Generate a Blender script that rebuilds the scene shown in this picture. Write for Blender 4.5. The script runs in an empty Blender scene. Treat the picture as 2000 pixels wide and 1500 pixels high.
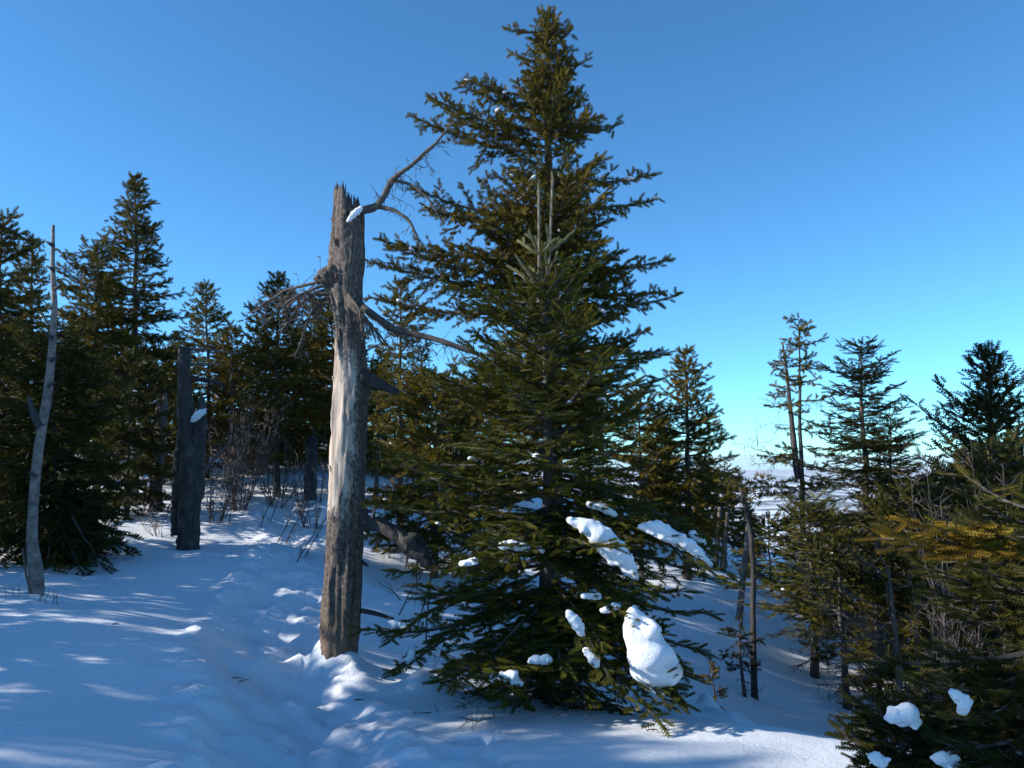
import bpy, math
import numpy as np
from mathutils import Vector, noise as mnoise

# ------------------------------------------------------------------ camera, sky, sun, exposure
S = bpy.context.scene
COL = S.collection
F = 1570.0                       # focal length in photo pixels (photo 2000 x 1500)
PITCH = math.radians(5.1)
CAM_Z = 1.6
cam_d = bpy.data.cameras.new('camera'); cam = bpy.data.objects.new('camera', cam_d); COL.objects.link(cam)
cam_d.sensor_width = 36; cam_d.lens = 36 * F / 2000; cam_d.clip_start = 0.05; cam_d.clip_end = 60000
cam.location = (0, 0, CAM_Z); cam.rotation_euler = (math.pi / 2 + PITCH, 0, 0)
S.camera = cam

SUN_EL = math.radians(24)
SUN_AZ = math.radians(-97)       # from straight ahead (+Y) towards the left
sun_dir = Vector((math.sin(SUN_AZ) * math.cos(SUN_EL), math.cos(SUN_AZ) * math.cos(SUN_EL), math.sin(SUN_EL)))
W = bpy.data.worlds.new('World'); S.world = W; W.use_nodes = True
wn = W.node_tree.nodes; wl = W.node_tree.links
bg = wn['Background']
sky = wn.new('ShaderNodeTexSky'); sky.sky_type = 'NISHITA'; sky.sun_disc = False
sky.sun_elevation = SUN_EL; sky.sun_rotation = SUN_AZ
sky.altitude = 2000; sky.air_density = 0.88; sky.dust_density = 0.1; sky.ozone_density = 2.2
tint = wn.new('ShaderNodeMix'); tint.data_type = 'RGBA'; tint.blend_type = 'MULTIPLY'; tint.inputs[0].default_value = 1.0
tint.inputs[7].default_value = (0.54, 1.04, 1.27, 1)      # cool white balance of the photograph
wl.new(sky.outputs[0], tint.inputs[6]); wl.new(tint.outputs[2], bg.inputs[0]); bg.inputs[1].default_value = 0.128
sd = bpy.data.lights.new('sun', 'SUN'); sun = bpy.data.objects.new('sun', sd); COL.objects.link(sun)
sd.energy = 5.0; sd.angle = math.radians(0.53); sd.color = (1.0, 0.95, 0.87)
sun.rotation_euler = (-sun_dir).to_track_quat('-Z', 'Y').to_euler()
S.view_settings.view_transform = 'Standard'; S.view_settings.look = 'None'
S.view_settings.exposure = 0.62; S.view_settings.gamma = 1.0
S.cycles.max_bounces = 6; S.cycles.diffuse_bounces = 3; S.cycles.transparent_max_bounces = 4
S.cycles.use_denoising = True

# ------------------------------------------------------------------ helpers
CP, SP = math.cos(PITCH), math.sin(PITCH)
def P(px, py, d):
    """world point that lies d metres ahead of the camera on the sight line through a photo pixel"""
    a = (px - 1000) / F; b = (750 - py) / F
    v = np.array([a, CP - b * SP, SP + b * CP])
    return np.array([0, 0, CAM_Z]) + v * (d / v[1])
def PX(hw, d): return hw * d / F          # pixels to metres at depth d

def tag(o, label=None, cat=None, group=None, kind=None):
    if label: o['label'] = label
    if cat: o['category'] = cat
    if group: o['group'] = group
    if kind: o['kind'] = kind
    return o

def mesh_np(name, verts, faces, mats, parent=None, loc=(0, 0, 0), attr=None, smooth=False, fmat=None):
    """faces: (n,k) int array or list of such arrays"""
    me = bpy.data.meshes.new(name)
    if not isinstance(faces, list): faces = [faces]
    faces = [np.asarray(f, np.int32) for f in faces if len(f)]
    verts = np.asarray(verts, np.float32)
    me.vertices.add(len(verts)); me.vertices.foreach_set('co', verts.ravel())
    idx = np.concatenate([f.ravel() for f in faces]); k = np.concatenate([np.full(len(f), f.shape[1]) for f in faces])
    me.loops.add(len(idx)); me.loops.foreach_set('vertex_index', idx.astype(np.int32))
    st = np.concatenate([[0], np.cumsum(k)[:-1]]).astype(np.int32)
    me.polygons.add(len(st)); me.polygons.foreach_set('loop_start', st)
    if smooth: me.polygons.foreach_set('use_smooth', np.ones(len(st), bool))
    me.update(calc_edges=True); me.validate()
    for m in (mats if isinstance(mats, (list, tuple)) else [mats]): me.materials.append(m)
    if fmat is not None: me.polygons.foreach_set('material_index', np.asarray(fmat, np.int32))
    if attr is not None:
        for an, av in attr.items():
            at = me.attributes.new(an, 'FLOAT', 'POINT'); at.data.foreach_set('value', np.asarray(av, np.float32))
    o = bpy.data.objects.new(name, me); COL.objects.link(o)
    if name in ('branch_frame', 'twig_mass', 'dead_twig_mass', 'snow_dusting', 'crown', 'needles', 'leader_needles'): o['kind'] = 'stuff'
    if parent is not None: o.parent = parent
    o.location = loc
    return o

def empty(name, loc, label=None, cat=None, group=None):
    o = bpy.data.objects.new(name, None); COL.objects.link(o); o.location = loc
    return tag(o, label, cat, group)

# ------------------------------------------------------------------ materials
def mat(name):
    m = bpy.data.materials.new(name); m.use_nodes = True
    nt = m.node_tree; b = nt.nodes['Principled BSDF']
    return m, nt, b
def N(nt, t, **kw):
    n = nt.nodes.new(t)
    for k, v in kw.items(): setattr(n, k, v)
    return n
def ramp(nt, fac, stops):
    r = N(nt, 'ShaderNodeValToRGB'); e = r.color_ramp.elements
    while len(e) < len(stops): e.new(0.5)
    for el, (p, c) in zip(e, stops): el.position = p; el.color = (*c, 1)
    nt.links.new(fac, r.inputs[0]); return r.outputs[0]
def noise_tex(nt, scale, detail=4, rough=0.6, vec=None, sc3=None):
    n = N(nt, 'ShaderNodeTexNoise'); n.inputs['Scale'].default_value = scale
    n.inputs['Detail'].default_value = detail; n.inputs['Roughness'].default_value = rough
    if vec is None:
        tc = N(nt, 'ShaderNodeTexCoord'); vec = tc.outputs['Object']
    if sc3:
        mp = N(nt, 'ShaderNodeMapping'); mp.inputs['Scale'].default_value = sc3
        nt.links.new(vec, mp.inputs[0]); vec = mp.outputs[0]
    nt.links.new(vec, n.inputs['Vector']); return n.outputs[0]
def bump(nt, b, h, strength, dist):
    bp = N(nt, 'ShaderNodeBump'); bp.inputs['Strength'].default_value = strength; bp.inputs['Distance'].default_value = dist
    nt.links.new(h, bp.inputs['Height']); nt.links.new(bp.outputs[0], b.inputs['Normal']); return bp
def mixc(nt, fac, a, c):
    m = N(nt, 'ShaderNodeMix', data_type='RGBA')
    for s, v in ((m.inputs[0], fac), (m.inputs[6], a), (m.inputs[7], c)):
        if hasattr(v, 'links') or hasattr(v, 'is_linked'): nt.links.new(v, s)
        else: s.default_value = v if isinstance(v, float) else (*v, 1)
    return m.outputs[2]
def mathn(nt, op, a, b=None, clamp=False):
    m = N(nt, 'ShaderNodeMath', operation=op, use_clamp=clamp)
    for s, v in ((m.inputs[0], a), (m.inputs[1], b)):
        if v is None: continue
        if isinstance(v, (int, float)): s.default_value = v
        else: nt.links.new(v, s)
    return m.outputs[0]

def needle_mat(name, dark, light, gold, gold_at=0.8):
    m, nt, b = mat(name)
    at = N(nt, 'ShaderNodeAttribute', attribute_name='tint')
    c = ramp(nt, at.outputs['Fac'], [(0.0, dark), (0.6, light), (gold_at, light), (1.0, gold)])
    nt.links.new(c, b.inputs['Base Color'])
    b.inputs['Roughness'].default_value = 0.6; b.inputs['Specular IOR Level'].default_value = 0.12
    tr = N(nt, 'ShaderNodeBsdfTranslucent'); nt.links.new(c, tr.inputs[0])
    mx = N(nt, 'ShaderNodeMixShader'); mx.inputs[0].default_value = 0.28
    nt.links.new(b.outputs[0], mx.inputs[1]); nt.links.new(tr.outputs[0], mx.inputs[2])
    nt.links.new(mx.outputs[0], nt.nodes['Material Output'].inputs[0])
    return m
M_spruce = needle_mat('spruce_needles', (0.028, 0.026, 0.005), (0.102, 0.078, 0.010), (0.16, 0.108, 0.013))
M_fir = needle_mat('fir_needles', (0.026, 0.032, 0.005), (0.085, 0.083, 0.010), (0.145, 0.118, 0.018))
M_darkfir = needle_mat('dark_fir_needles', (0.018, 0.022, 0.005), (0.052, 0.050, 0.009), (0.10, 0.082, 0.015))
M_gold = needle_mat('browned_needles', (0.10, 0.06, 0.010), (0.20, 0.115, 0.014), (0.24, 0.17, 0.022))
M_leader = needle_mat('pale_leader_needles', (0.12, 0.125, 0.05), (0.2, 0.2, 0.09), (0.26, 0.25, 0.13))

def bark_mat(name, c1, c2, c3, scale=14, stretch=0.25, bstr=0.9, bdist=0.012):
    m, nt, b = mat(name)
    n1 = noise_tex(nt, scale, 6, 0.65, sc3=(1, 1, stretch)); n2 = noise_tex(nt, scale * 3.3, 5, 0.7)
    c = ramp(nt, n1, [(0.3, c1), (0.52, c2), (0.72, c3)])
    c = mixc(nt, mathn(nt, 'MULTIPLY', n2, 0.55), c, tuple(x * 0.35 for x in c1))
    nt.links.new(c, b.inputs['Base Color']); b.inputs['Roughness'].default_value = 0.9
    bump(nt, b, mathn(nt, 'ADD', n1, mathn(nt, 'MULTIPLY', n2, 0.5)), bstr, bdist)
    return m
M_bark = bark_mat('spruce_bark', (0.05, 0.042, 0.038), (0.095, 0.08, 0.072), (0.16, 0.14, 0.125))
M_deadwood = bark_mat('grey_dead_wood', (0.09, 0.075, 0.065), (0.16, 0.135, 0.115), (0.24, 0.21, 0.18))
M_twig = bark_mat('dead_twigs', (0.07, 0.055, 0.045), (0.12, 0.095, 0.078), (0.17, 0.14, 0.12), 30)
M_redtwig = bark_mat('reddish_twigs', (0.10, 0.075, 0.064), (0.16, 0.122, 0.105), (0.24, 0.19, 0.165), 30)
M_birch = bark_mat('birch_bark', (0.09, 0.068, 0.058), (0.28, 0.225, 0.195), (0.46, 0.39, 0.345), 13, 1.3, 0.8, 0.01)
M_darkbark = bark_mat('dark_bark', (0.028, 0.025, 0.024), (0.05, 0.045, 0.043), (0.10, 0.092, 0.088))

M_forked = bark_mat('scaly_dark_bark', (0.04, 0.034, 0.03), (0.095, 0.08, 0.07), (0.20, 0.175, 0.155), 11, .5, 1.0, .04)

# the big snag: dark bark with a peeled pale strip on one side
def snag_mat():
    m, nt, b = mat('snag_bark_and_peeled_wood')
    tc = N(nt, 'ShaderNodeTexCoord'); sep = N(nt, 'ShaderNodeSeparateXYZ'); nt.links.new(tc.outputs['Object'], sep.inputs[0])
    grain = noise_tex(nt, 26, 6, 0.65, sc3=(1, 1, 0.07)); big = noise_tex(nt, 4.5, 4, 0.6, sc3=(1, 1, 0.4)); fine = noise_tex(nt, 60, 5, 0.7, sc3=(1, 1, 0.5))
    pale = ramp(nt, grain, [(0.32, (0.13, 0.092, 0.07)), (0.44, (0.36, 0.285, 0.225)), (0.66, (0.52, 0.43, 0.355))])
    bark = ramp(nt, fine, [(0.36, (0.04, 0.03, 0.024)), (0.5, (0.125, 0.092, 0.073)), (0.66, (0.29, 0.235, 0.195))])
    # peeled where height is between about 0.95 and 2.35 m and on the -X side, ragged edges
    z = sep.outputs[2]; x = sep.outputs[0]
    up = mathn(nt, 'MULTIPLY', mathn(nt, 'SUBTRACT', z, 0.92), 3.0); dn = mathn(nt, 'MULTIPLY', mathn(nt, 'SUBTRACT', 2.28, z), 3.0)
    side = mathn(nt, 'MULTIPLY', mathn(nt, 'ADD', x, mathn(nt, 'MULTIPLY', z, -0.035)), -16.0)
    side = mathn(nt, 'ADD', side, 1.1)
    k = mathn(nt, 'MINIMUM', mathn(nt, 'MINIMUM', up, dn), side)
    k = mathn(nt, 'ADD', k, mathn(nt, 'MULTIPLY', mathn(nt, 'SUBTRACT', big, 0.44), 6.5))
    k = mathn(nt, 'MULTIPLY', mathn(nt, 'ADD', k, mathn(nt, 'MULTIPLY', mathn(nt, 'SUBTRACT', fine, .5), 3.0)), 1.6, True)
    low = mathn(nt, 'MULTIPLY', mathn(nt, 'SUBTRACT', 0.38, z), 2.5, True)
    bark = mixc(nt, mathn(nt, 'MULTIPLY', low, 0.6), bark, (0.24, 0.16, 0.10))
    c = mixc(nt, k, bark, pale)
    nt.links.new(c, b.inputs['Base Color']); b.inputs['Roughness'].default_value = 0.85
    h = mathn(nt, 'ADD', mathn(nt, 'MULTIPLY', fine, mathn(nt, 'SUBTRACT', 1.1, k)), mathn(nt, 'MULTIPLY', grain, 0.6))
    bump(nt, b, h, 1.0, 0.03)
    return m
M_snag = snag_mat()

def snow_mat(name, far=False):
    m, nt, b = mat(name)
    b.inputs['Roughness'].default_value = 0.7; b.inputs['Specular IOR Level'].default_value = 0.3
    n1 = noise_tex(nt, 9, 5, 0.6); n2 = noise_tex(nt, 140, 4, 0.8)
    h = mathn(nt, 'ADD', mathn(nt, 'ADD', n1, mathn(nt, 'MULTIPLY', n2, 0.4)), mathn(nt, 'MULTIPLY', noise_tex(nt, 34, 6, 0.75), 0.6))
    bump(nt, b, h, 0.6, 0.03)
    col = (0.86, 0.885, 0.92)
    if far:
        tc = N(nt, 'ShaderNodeTexCoord'); ln = N(nt, 'ShaderNodeVectorMath', operation='LENGTH'); nt.links.new(tc.outputs['Object'], ln.inputs[0])
        woods = ramp(nt, noise_tex(nt, 0.0022, 8, 0.68), [(0.44, (0.82, 0.85, 0.89)), (0.53, (0.05, 0.062, 0.055))])
        f = mathn(nt, 'MULTIPLY', mathn(nt, 'SUBTRACT', ln.outputs['Value'], 150.0), 0.004, True)
        nt.links.new(mixc(nt, f, col, woods), b.inputs['Base Color'])
    else: b.inputs['Base Color'].default_value = (*col, 1)
    return m
M_snow = snow_mat('snow'); M_ground = snow_mat('snow_ground', True)

# ------------------------------------------------------------------ ground
def vnoise(x, y, seed=0):
    xi = np.floor(x).astype(np.int64); yi = np.floor(y).astype(np.int64); fx = x - xi; fy = y - yi
    def h(a, b):
        n = (a * 374761393 + b * 668265263 + seed * 1274126177) & 0x7fffffff
        n = ((n ^ (n >> 13)) * 1274126177) & 0x7fffffff
        return ((n ^ (n >> 16)) & 0xffff) / 65535.0
    u = fx * fx * fx * (fx * (fx * 6 - 15) + 10); v = fy * fy * fy * (fy * (fy * 6 - 15) + 10)
    return (h(xi, yi) * (1 - u) + h(xi + 1, yi) * u) * (1 - v) + (h(xi, yi + 1) * (1 - u) + h(xi + 1, yi + 1) * u) * v
def fbm(x, y, s, octv=4, seed=0, gain=0.5):
    r = 0; a = 1; t = 0
    for i in range(octv):
        r = r + a * (vnoise(x / s + 31.7 * i, y / s + 17.3 * i, seed + i) - 0.5); t += a; a *= gain; s /= 2.03
    return r / t * 2

CTRL = [  # photo pixel, metres ahead
    (0, 1500, 3.55), (250, 1500, 3.75), (0, 1330, 4.7), (200, 1340, 4.9), (0, 1190, 6.2), (220, 1215, 6.2), (400, 1285, 5.7), (440, 1380, 5.02), (460, 1500, 4.12),
    (560, 1500, 4.45), (570, 1420, 5.1), (540, 1340, 5.9), (540, 1240, 7.0), (560, 1150, 8.4), (590, 1085, 9.8), (480, 1100, 9.2), (420, 1190, 7.6), (300, 1150, 8.0),
    (72, 1168, 7.2), (170, 1130, 8.2), (10, 1090, 8.8), (365, 1068, 10.5), (250, 1030, 11.3), (450, 1010, 12.5), (540, 960, 15.0), (630, 985, 14.0), (330, 960, 15.0),
    (662, 1300, 6.3), (600, 1290, 6.4), (720, 1320, 6.25), (830, 1340, 6.0), (1000, 1375, 5.7), (1180, 1395, 5.5), (1330, 1405, 5.4), (1500, 1415, 5.3), (1650, 1440, 5.1), (1800, 1480, 4.6),
    (750, 1500, 4.35), (1000, 1500, 4.3), (1300, 1500, 4.3), (1600, 1500, 4.4), (1900, 1560, 4.0), (2000, 1600, 3.4),
    (1060, 1385, 6.4), (1250, 1400, 6.4), (800, 1230, 8.0), (740, 1140, 10.0), (760, 1075, 12.0), (900, 1060, 13), (1060, 1180, 10), (1060, 1090, 13),
    (1475, 1358, 8.6), (1448, 1352, 8.4), (1340, 1310, 8.3), (1340, 1220, 10.2), (1330, 1125, 13.0), (1480, 1145, 13.5), (1460, 1215, 11.2), (1580, 1315, 10.2), (1640, 1375, 9.0), (1690, 1275, 11.5),
    (1800, 1350, 9.5), (1950, 1400, 8.5), (1850, 1250, 12.5), (1600, 1180, 14.5), (1500, 1480, 6.9), (1700, 1500, 6.6),
    (400, 880, 22), (100, 900, 20), (600, 880, 22), (800, 900, 22), (1000, 960, 20), (1250, 1010, 20), (1500, 1080, 21), (1800, 1150, 21), (2000, 1180, 19),
    (300, 830, 36), (700, 840, 36), (1000, 930, 36), (1400, 1040, 36), (1900, 1130, 36), (-300, 840, 30), (-200, 1100, 8), (-300, 1300, 5.0), (2300, 1400, 8),
]
pts = np.array([P(*c) for c in CTRL] + [np.array(q) for q in ((0, 0, 0.02), (-3, 0, 0.25), (3, 0, -0.35), (0, -5, 0.1), (-9, 0, 0.9), (-12, 6, 1.0), (9, 0, -2.2), (-5, 3, 0.45), (-18, 12, 1.6), (0, 2.5, 0.02), (-1.5, 2.2, 0.16))])
def tps_fit(p, lam=0.02):
    n = len(p); d2 = ((p[:, None, :2] - p[None, :, :2]) ** 2).sum(-1)
    K = np.where(d2 > 0, 0.5 * d2 * np.log(d2 + 1e-12), 0) + lam * np.eye(n)
    Q = np.hstack([np.ones((n, 1)), p[:, :2]])
    A = np.vstack([np.hstack([K, Q]), np.hstack([Q.T, np.zeros((3, 3))])])
    return np.linalg.solve(A, np.concatenate([p[:, 2], np.zeros(3)]))
TW = tps_fit(pts)
def tps(x, y):
    out = TW[-3] + TW[-2] * x + TW[-1] * y
    for i in range(len(pts)):
        d2 = (x - pts[i, 0]) ** 2 + (y - pts[i, 1]) ** 2
        out = out + TW[i] * 0.5 * d2 * np.log(d2 + 1e-12)
    return out
PATH = [P(*c)[:2] for c in ((640, 1700, 3.3), (590, 1500, 4.4), (560, 1400, 5.2), (535, 1310, 6.1), (545, 1220, 7.2), (560, 1150, 8.4), (590, 1085, 9.8), (610, 1040, 11.2), (560, 985, 13.8))]
def path_dist(x, y):
    best = np.full(np.shape(x), 1e9)
    for a, b in zip(PATH[:-1], PATH[1:]):
        ab = b - a; t = np.clip(((x - a[0]) * ab[0] + (y - a[1]) * ab[1]) / (ab @ ab), 0, 1)
        best = np.minimum(best, np.hypot(x - a[0] - t * ab[0], y - a[1] - t * ab[1]))
    return best
BUMPS = [  # pixel, depth, radius m, height m
    (655, 1330, 6.02, 0.30, 0.09), (590, 1300, 6.25, 0.16, 0.13), (530, 1320, 6.1, 0.14, 0.06), (640, 1290, 6.35, 0.13, 0.09), (825, 1345, 5.95, 0.15, 0.10), (1415, 1395, 6.3, 0.40, 0.17), (1375, 1400, 6.2, 0.25, 0.05), (1455, 1400, 6.3, 0.28, 0.05),
    (1280, 1400, 6.0, 0.12, 0.1), (1050, 1370, 5.75, 0.12, 0.05), (60, 1172, 7.2, 0.3, 0.06), (370, 1372, 5.0, 0.10, 0.04), (1000, 1380, 5.8, 0.1, 0.04)]
BUMPS = [(*P(a, b, c)[:2], r, h) for a, b, c, r, h in BUMPS]
PITS = [(940, 1440, 4.75, 0.11, 0.10), (880, 1480, 4.45, 0.10, 0.07), (965, 1490, 4.4, 0.09, 0.06), (410, 1400, 4.8, 0.07, 0.03)]
PITS = [(*P(a, b, c)[:2], r, h) for a, b, c, r, h in PITS]
def ground(x, y):
    x = np.asarray(x, float); y = np.asarray(y, float); r = np.hypot(x, y)
    xs = x * np.minimum(1, 42 / np.maximum(r, 1e-6)); ys = y * np.minimum(1, 42 / np.maximum(r, 1e-6))
    z = tps(xs, ys)
    z = z + fbm(x, y, 1.7, 3, 5) * 0.035 * np.clip(r / 5, 0.5, 2.0)
    z = z + fbm(x * 0.45 - y * 0.2, y + 0.35 * x, 0.5, 3, 9) * 0.010
    pd = path_dist(x, y); k = np.exp(-(pd / 0.42) ** 4)
    cr = np.abs(fbm(x, y, 0.42, 3, 61)); z = z - 0.05 * k + k * (fbm(x, y, 0.36, 5, 21, 0.62) * 0.15 + 0.10 * (0.25 - cr) + fbm(x, y, 0.10, 3, 41, .7) * 0.03)
    rim = np.exp(-((pd - 0.52) / 0.18) ** 2); z = z + rim * (0.045 + fbm(x, y, 0.22, 4, 33, .65) * 0.10)
    q2 = np.exp(-(np.hypot(x - PATH[6][0] - .3, y - PATH[6][1]) / 1.1) ** 2); z = z + q2 * fbm(x, y, 0.3, 5, 91, .65) * 0.10
    for bx, by, br, bh in BUMPS:
        rr = np.hypot(x - bx, y - by) * (1 + .3 * fbm(x, y, .3, 3, 88)); q = np.exp(-(rr / br) ** 2.0)
        z = z + q * bh * (1 + 0.5 * fbm(x, y, 0.16, 3, 55))
    for bx, by, br, bh in PITS:
        rr = np.hypot(x - bx, y - by) * (1 + 0.35 * fbm(x, y, 0.08, 3, 77)); z = z - bh * np.exp(-(rr / br) ** 4) + 0.25 * bh * np.exp(-((rr - br * 1.35) / (br * 0.35)) ** 2)
    # beyond the summit the mountain falls away into a wide valley with low hills
    t = np.clip((r - 30) / 1600, 0, 1); fall = -430 * (t * t * (3 - 2 * t)) - 0.16 * np.clip(r - 34, 0, 120)
    hills = (fbm(x, y, 2600, 5, 3) * 160 + 40) * np.clip((r - 500) / 2500, 0, 1)
    side = np.clip((-x - 0.25 * y) / np.maximum(r, 1), 0, 1)     # the ridge goes on to the left
    fall = fall * (1 - 0.55 * side * np.clip(1.2 - r / 3000, 0, 1))
    return z + fall + hills
def axis(a, b, step, q0, n0, q1, n1):
    core = np.arange(a, b + 1e-6, step)
    lo = a - np.cumsum(step * q0 ** np.arange(1, n0 + 1))[::-1]; hi = b + np.cumsum(step * q1 ** np.arange(1, n1 + 1))
    return np.concatenate([lo, core, hi])
gx = axis(-4.6, 4.8, 0.045, 1.09, 122, 1.09, 122); gy = axis(3.3, 9.5, 0.045, 1.17, 62, 1.087, 128)
GX, GY = np.meshgrid(gx, gy); GZ = ground(GX, GY)
nx, ny = len(gx), len(gy); ii = (np.arange(ny - 1)[:, None] * nx + np.arange(nx - 1)[None, :]).ravel()
go = mesh_np('snow_ground', np.stack([GX.ravel(), GY.ravel(), GZ.ravel()], 1), np.stack([ii, ii + 1, ii + nx + 1, ii + nx], 1), M_ground, smooth=True)
tag(go, 'blue-shaded snow cover with a trodden path and sunlit streaks', kind='structure')
def gz(x, y): return float(ground(np.array([x]), np.array([y]))[0])
def foot(px, d, sink=0.06):
    """ground point under photo column px, d metres ahead"""
    x = P(px, 900, d)[0]; return np.array([x, d, gz(x, d) - sink])

# ------------------------------------------------------------------ wood and needles
def norm(v): return v / np.maximum(np.linalg.norm(v, axis=-1, keepdims=True), 1e-9)
class Wood:
    def __init__(s): s.a = []; s.b = []; s.ra = []; s.rb = []
    def seg(s, a, b, ra, rb):
        a = np.atleast_2d(a); b = np.atleast_2d(b); n = len(a)
        s.a.append(a); s.b.append(b); s.ra.append(np.broadcast_to(ra, (n,))); s.rb.append(np.broadcast_to(rb, (n,)))
    def line(s, p, r0, r1):
        p = np.asarray(p); r = np.linspace(r0, r1, len(p)); s.seg(p[:-1], p[1:], r[:-1], r[1:])
    def build(s, name, m, parent, origin, k=4):
        if not s.a: return None
        a = np.concatenate(s.a) - origin; b = np.concatenate(s.b) - origin; ra = np.concatenate(s.ra)[:, None]; rb = np.concatenate(s.rb)[:, None]
        t = norm(b - a); ref = np.where(np.abs(t[:, 2:3]) > 0.9, np.array([[1.0, 0, 0]]), np.array([[0, 0, 1.0]]))
        u = norm(np.cross(t, ref)); w = np.cross(t, u); n = len(a)
        V = []
        for c, r in ((a, ra), (b + t * rb * 0.4, rb)):
            for j in range(k):
                an = 2 * math.pi * j / k; V.append(c + (u * math.cos(an) + w * math.sin(an)) * r)
        V = np.stack(V, 1).reshape(-1, 3); o = np.arange(n)[:, None] * 2 * k
        q = [np.concatenate([o + j, o + (j + 1) % k, o + k + (j + 1) % k, o + k + j], 1) for j in range(k)]
        cap = o + k + np.arange(k)[None, :]
        return mesh_np(name, V, [np.concatenate(q), cap], m, parent)

def shoot_template(rings, dirs, flat):
    """saw-edged bottle-brush of needles round a stem of length 1; unit half width"""
    v = []; f = []
    for d in range(dirs):
        an = 2 * math.pi * d / dirs
        cy, cz = math.cos(an), math.sin(an) * (0.55 if flat else 1)
        off = (d % 2) * 0.5 / rings
        for r in range(rings):
            x0 = (r + off) / rings * 0.93; x1 = x0 + 0.95 / rings; xt = x0 + 1.35 / rings
            L = 1.0 if r < rings - 1 else 0.75
            i = len(v); v += [(x0, -0.04 * cz, 0.04 * cy), (x1, 0.04 * cz, -0.04 * cy), (xt, cy * L, cz * L)]; f.append((i, i + 1, i + 2))
    return np.array(v), np.array(f)
TPL = {'hi': shoot_template(6, 4, False), 'hiflat': shoot_template(5, 4, True), 'near': shoot_template(7, 4, True), 'mid': shoot_template(4, 3, False), 'midflat': shoot_template(4, 3, True), 'lo': shoot_template(3, 3, False)}
def needle_template(n):
    rng = np.random.default_rng(4); v = []; f = []
    for i in range(n):
        x = i / n * 0.95; an = (0 if i % 2 else math.pi) + rng.normal(0, 0.45); cy, cz = math.cos(an), abs(math.sin(an)) * 0.8
        w = 0.026; k = len(v); L = rng.uniform(0.8, 1.05) * (1 if i < n * 0.85 else 0.7)
        v += [(x - w, 0, 0), (x + w, 0, 0), (x + 0.13, cy * L, cz * L + 0.05)]; f.append((k, k + 1, k + 2))
    return np.array(v), np.array(f)
TPL['needle'] = needle_template(40)

class Needles:
    def __init__(s): s.p = []; s.d = []; s.u = []; s.l = []; s.w = []; s.t = []
    def add(s, p, d, u, l, w, t):
        n = len(p)
        if n == 0: return
        s.p.append(p); s.d.append(d); s.u.append(u)
        for q, v in ((s.l, l), (s.w, w), (s.t, t)): q.append(np.broadcast_to(v, (n,)))
    def build(s, name, m, parent, origin, tpl):
        if not s.p: return None
        p = np.concatenate(s.p) - origin; x = norm(np.concatenate(s.d)); u = np.concatenate(s.u)
        y = norm(np.cross(u, x)); z = np.cross(x, y); l = np.concatenate(s.l)[:, None, None]; w = np.concatenate(s.w)[:, None, None]
        tv, tf = TPL[tpl]; n = len(p)
        V = p[:, None] + x[:, None] * (tv[None, :, 0:1] * l) + y[:, None] * (tv[None, :, 1:2] * w) + z[:, None] * (tv[None, :, 2:3] * w)
        Fc = (np.arange(n)[:, None, None] * len(tv) + tf[None]).reshape(-1, 3)
        tint = np.repeat(np.concatenate(s.t), len(tv))
        return mesh_np(name, V.reshape(-1, 3), Fc, m, parent, attr={'tint': tint})

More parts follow.
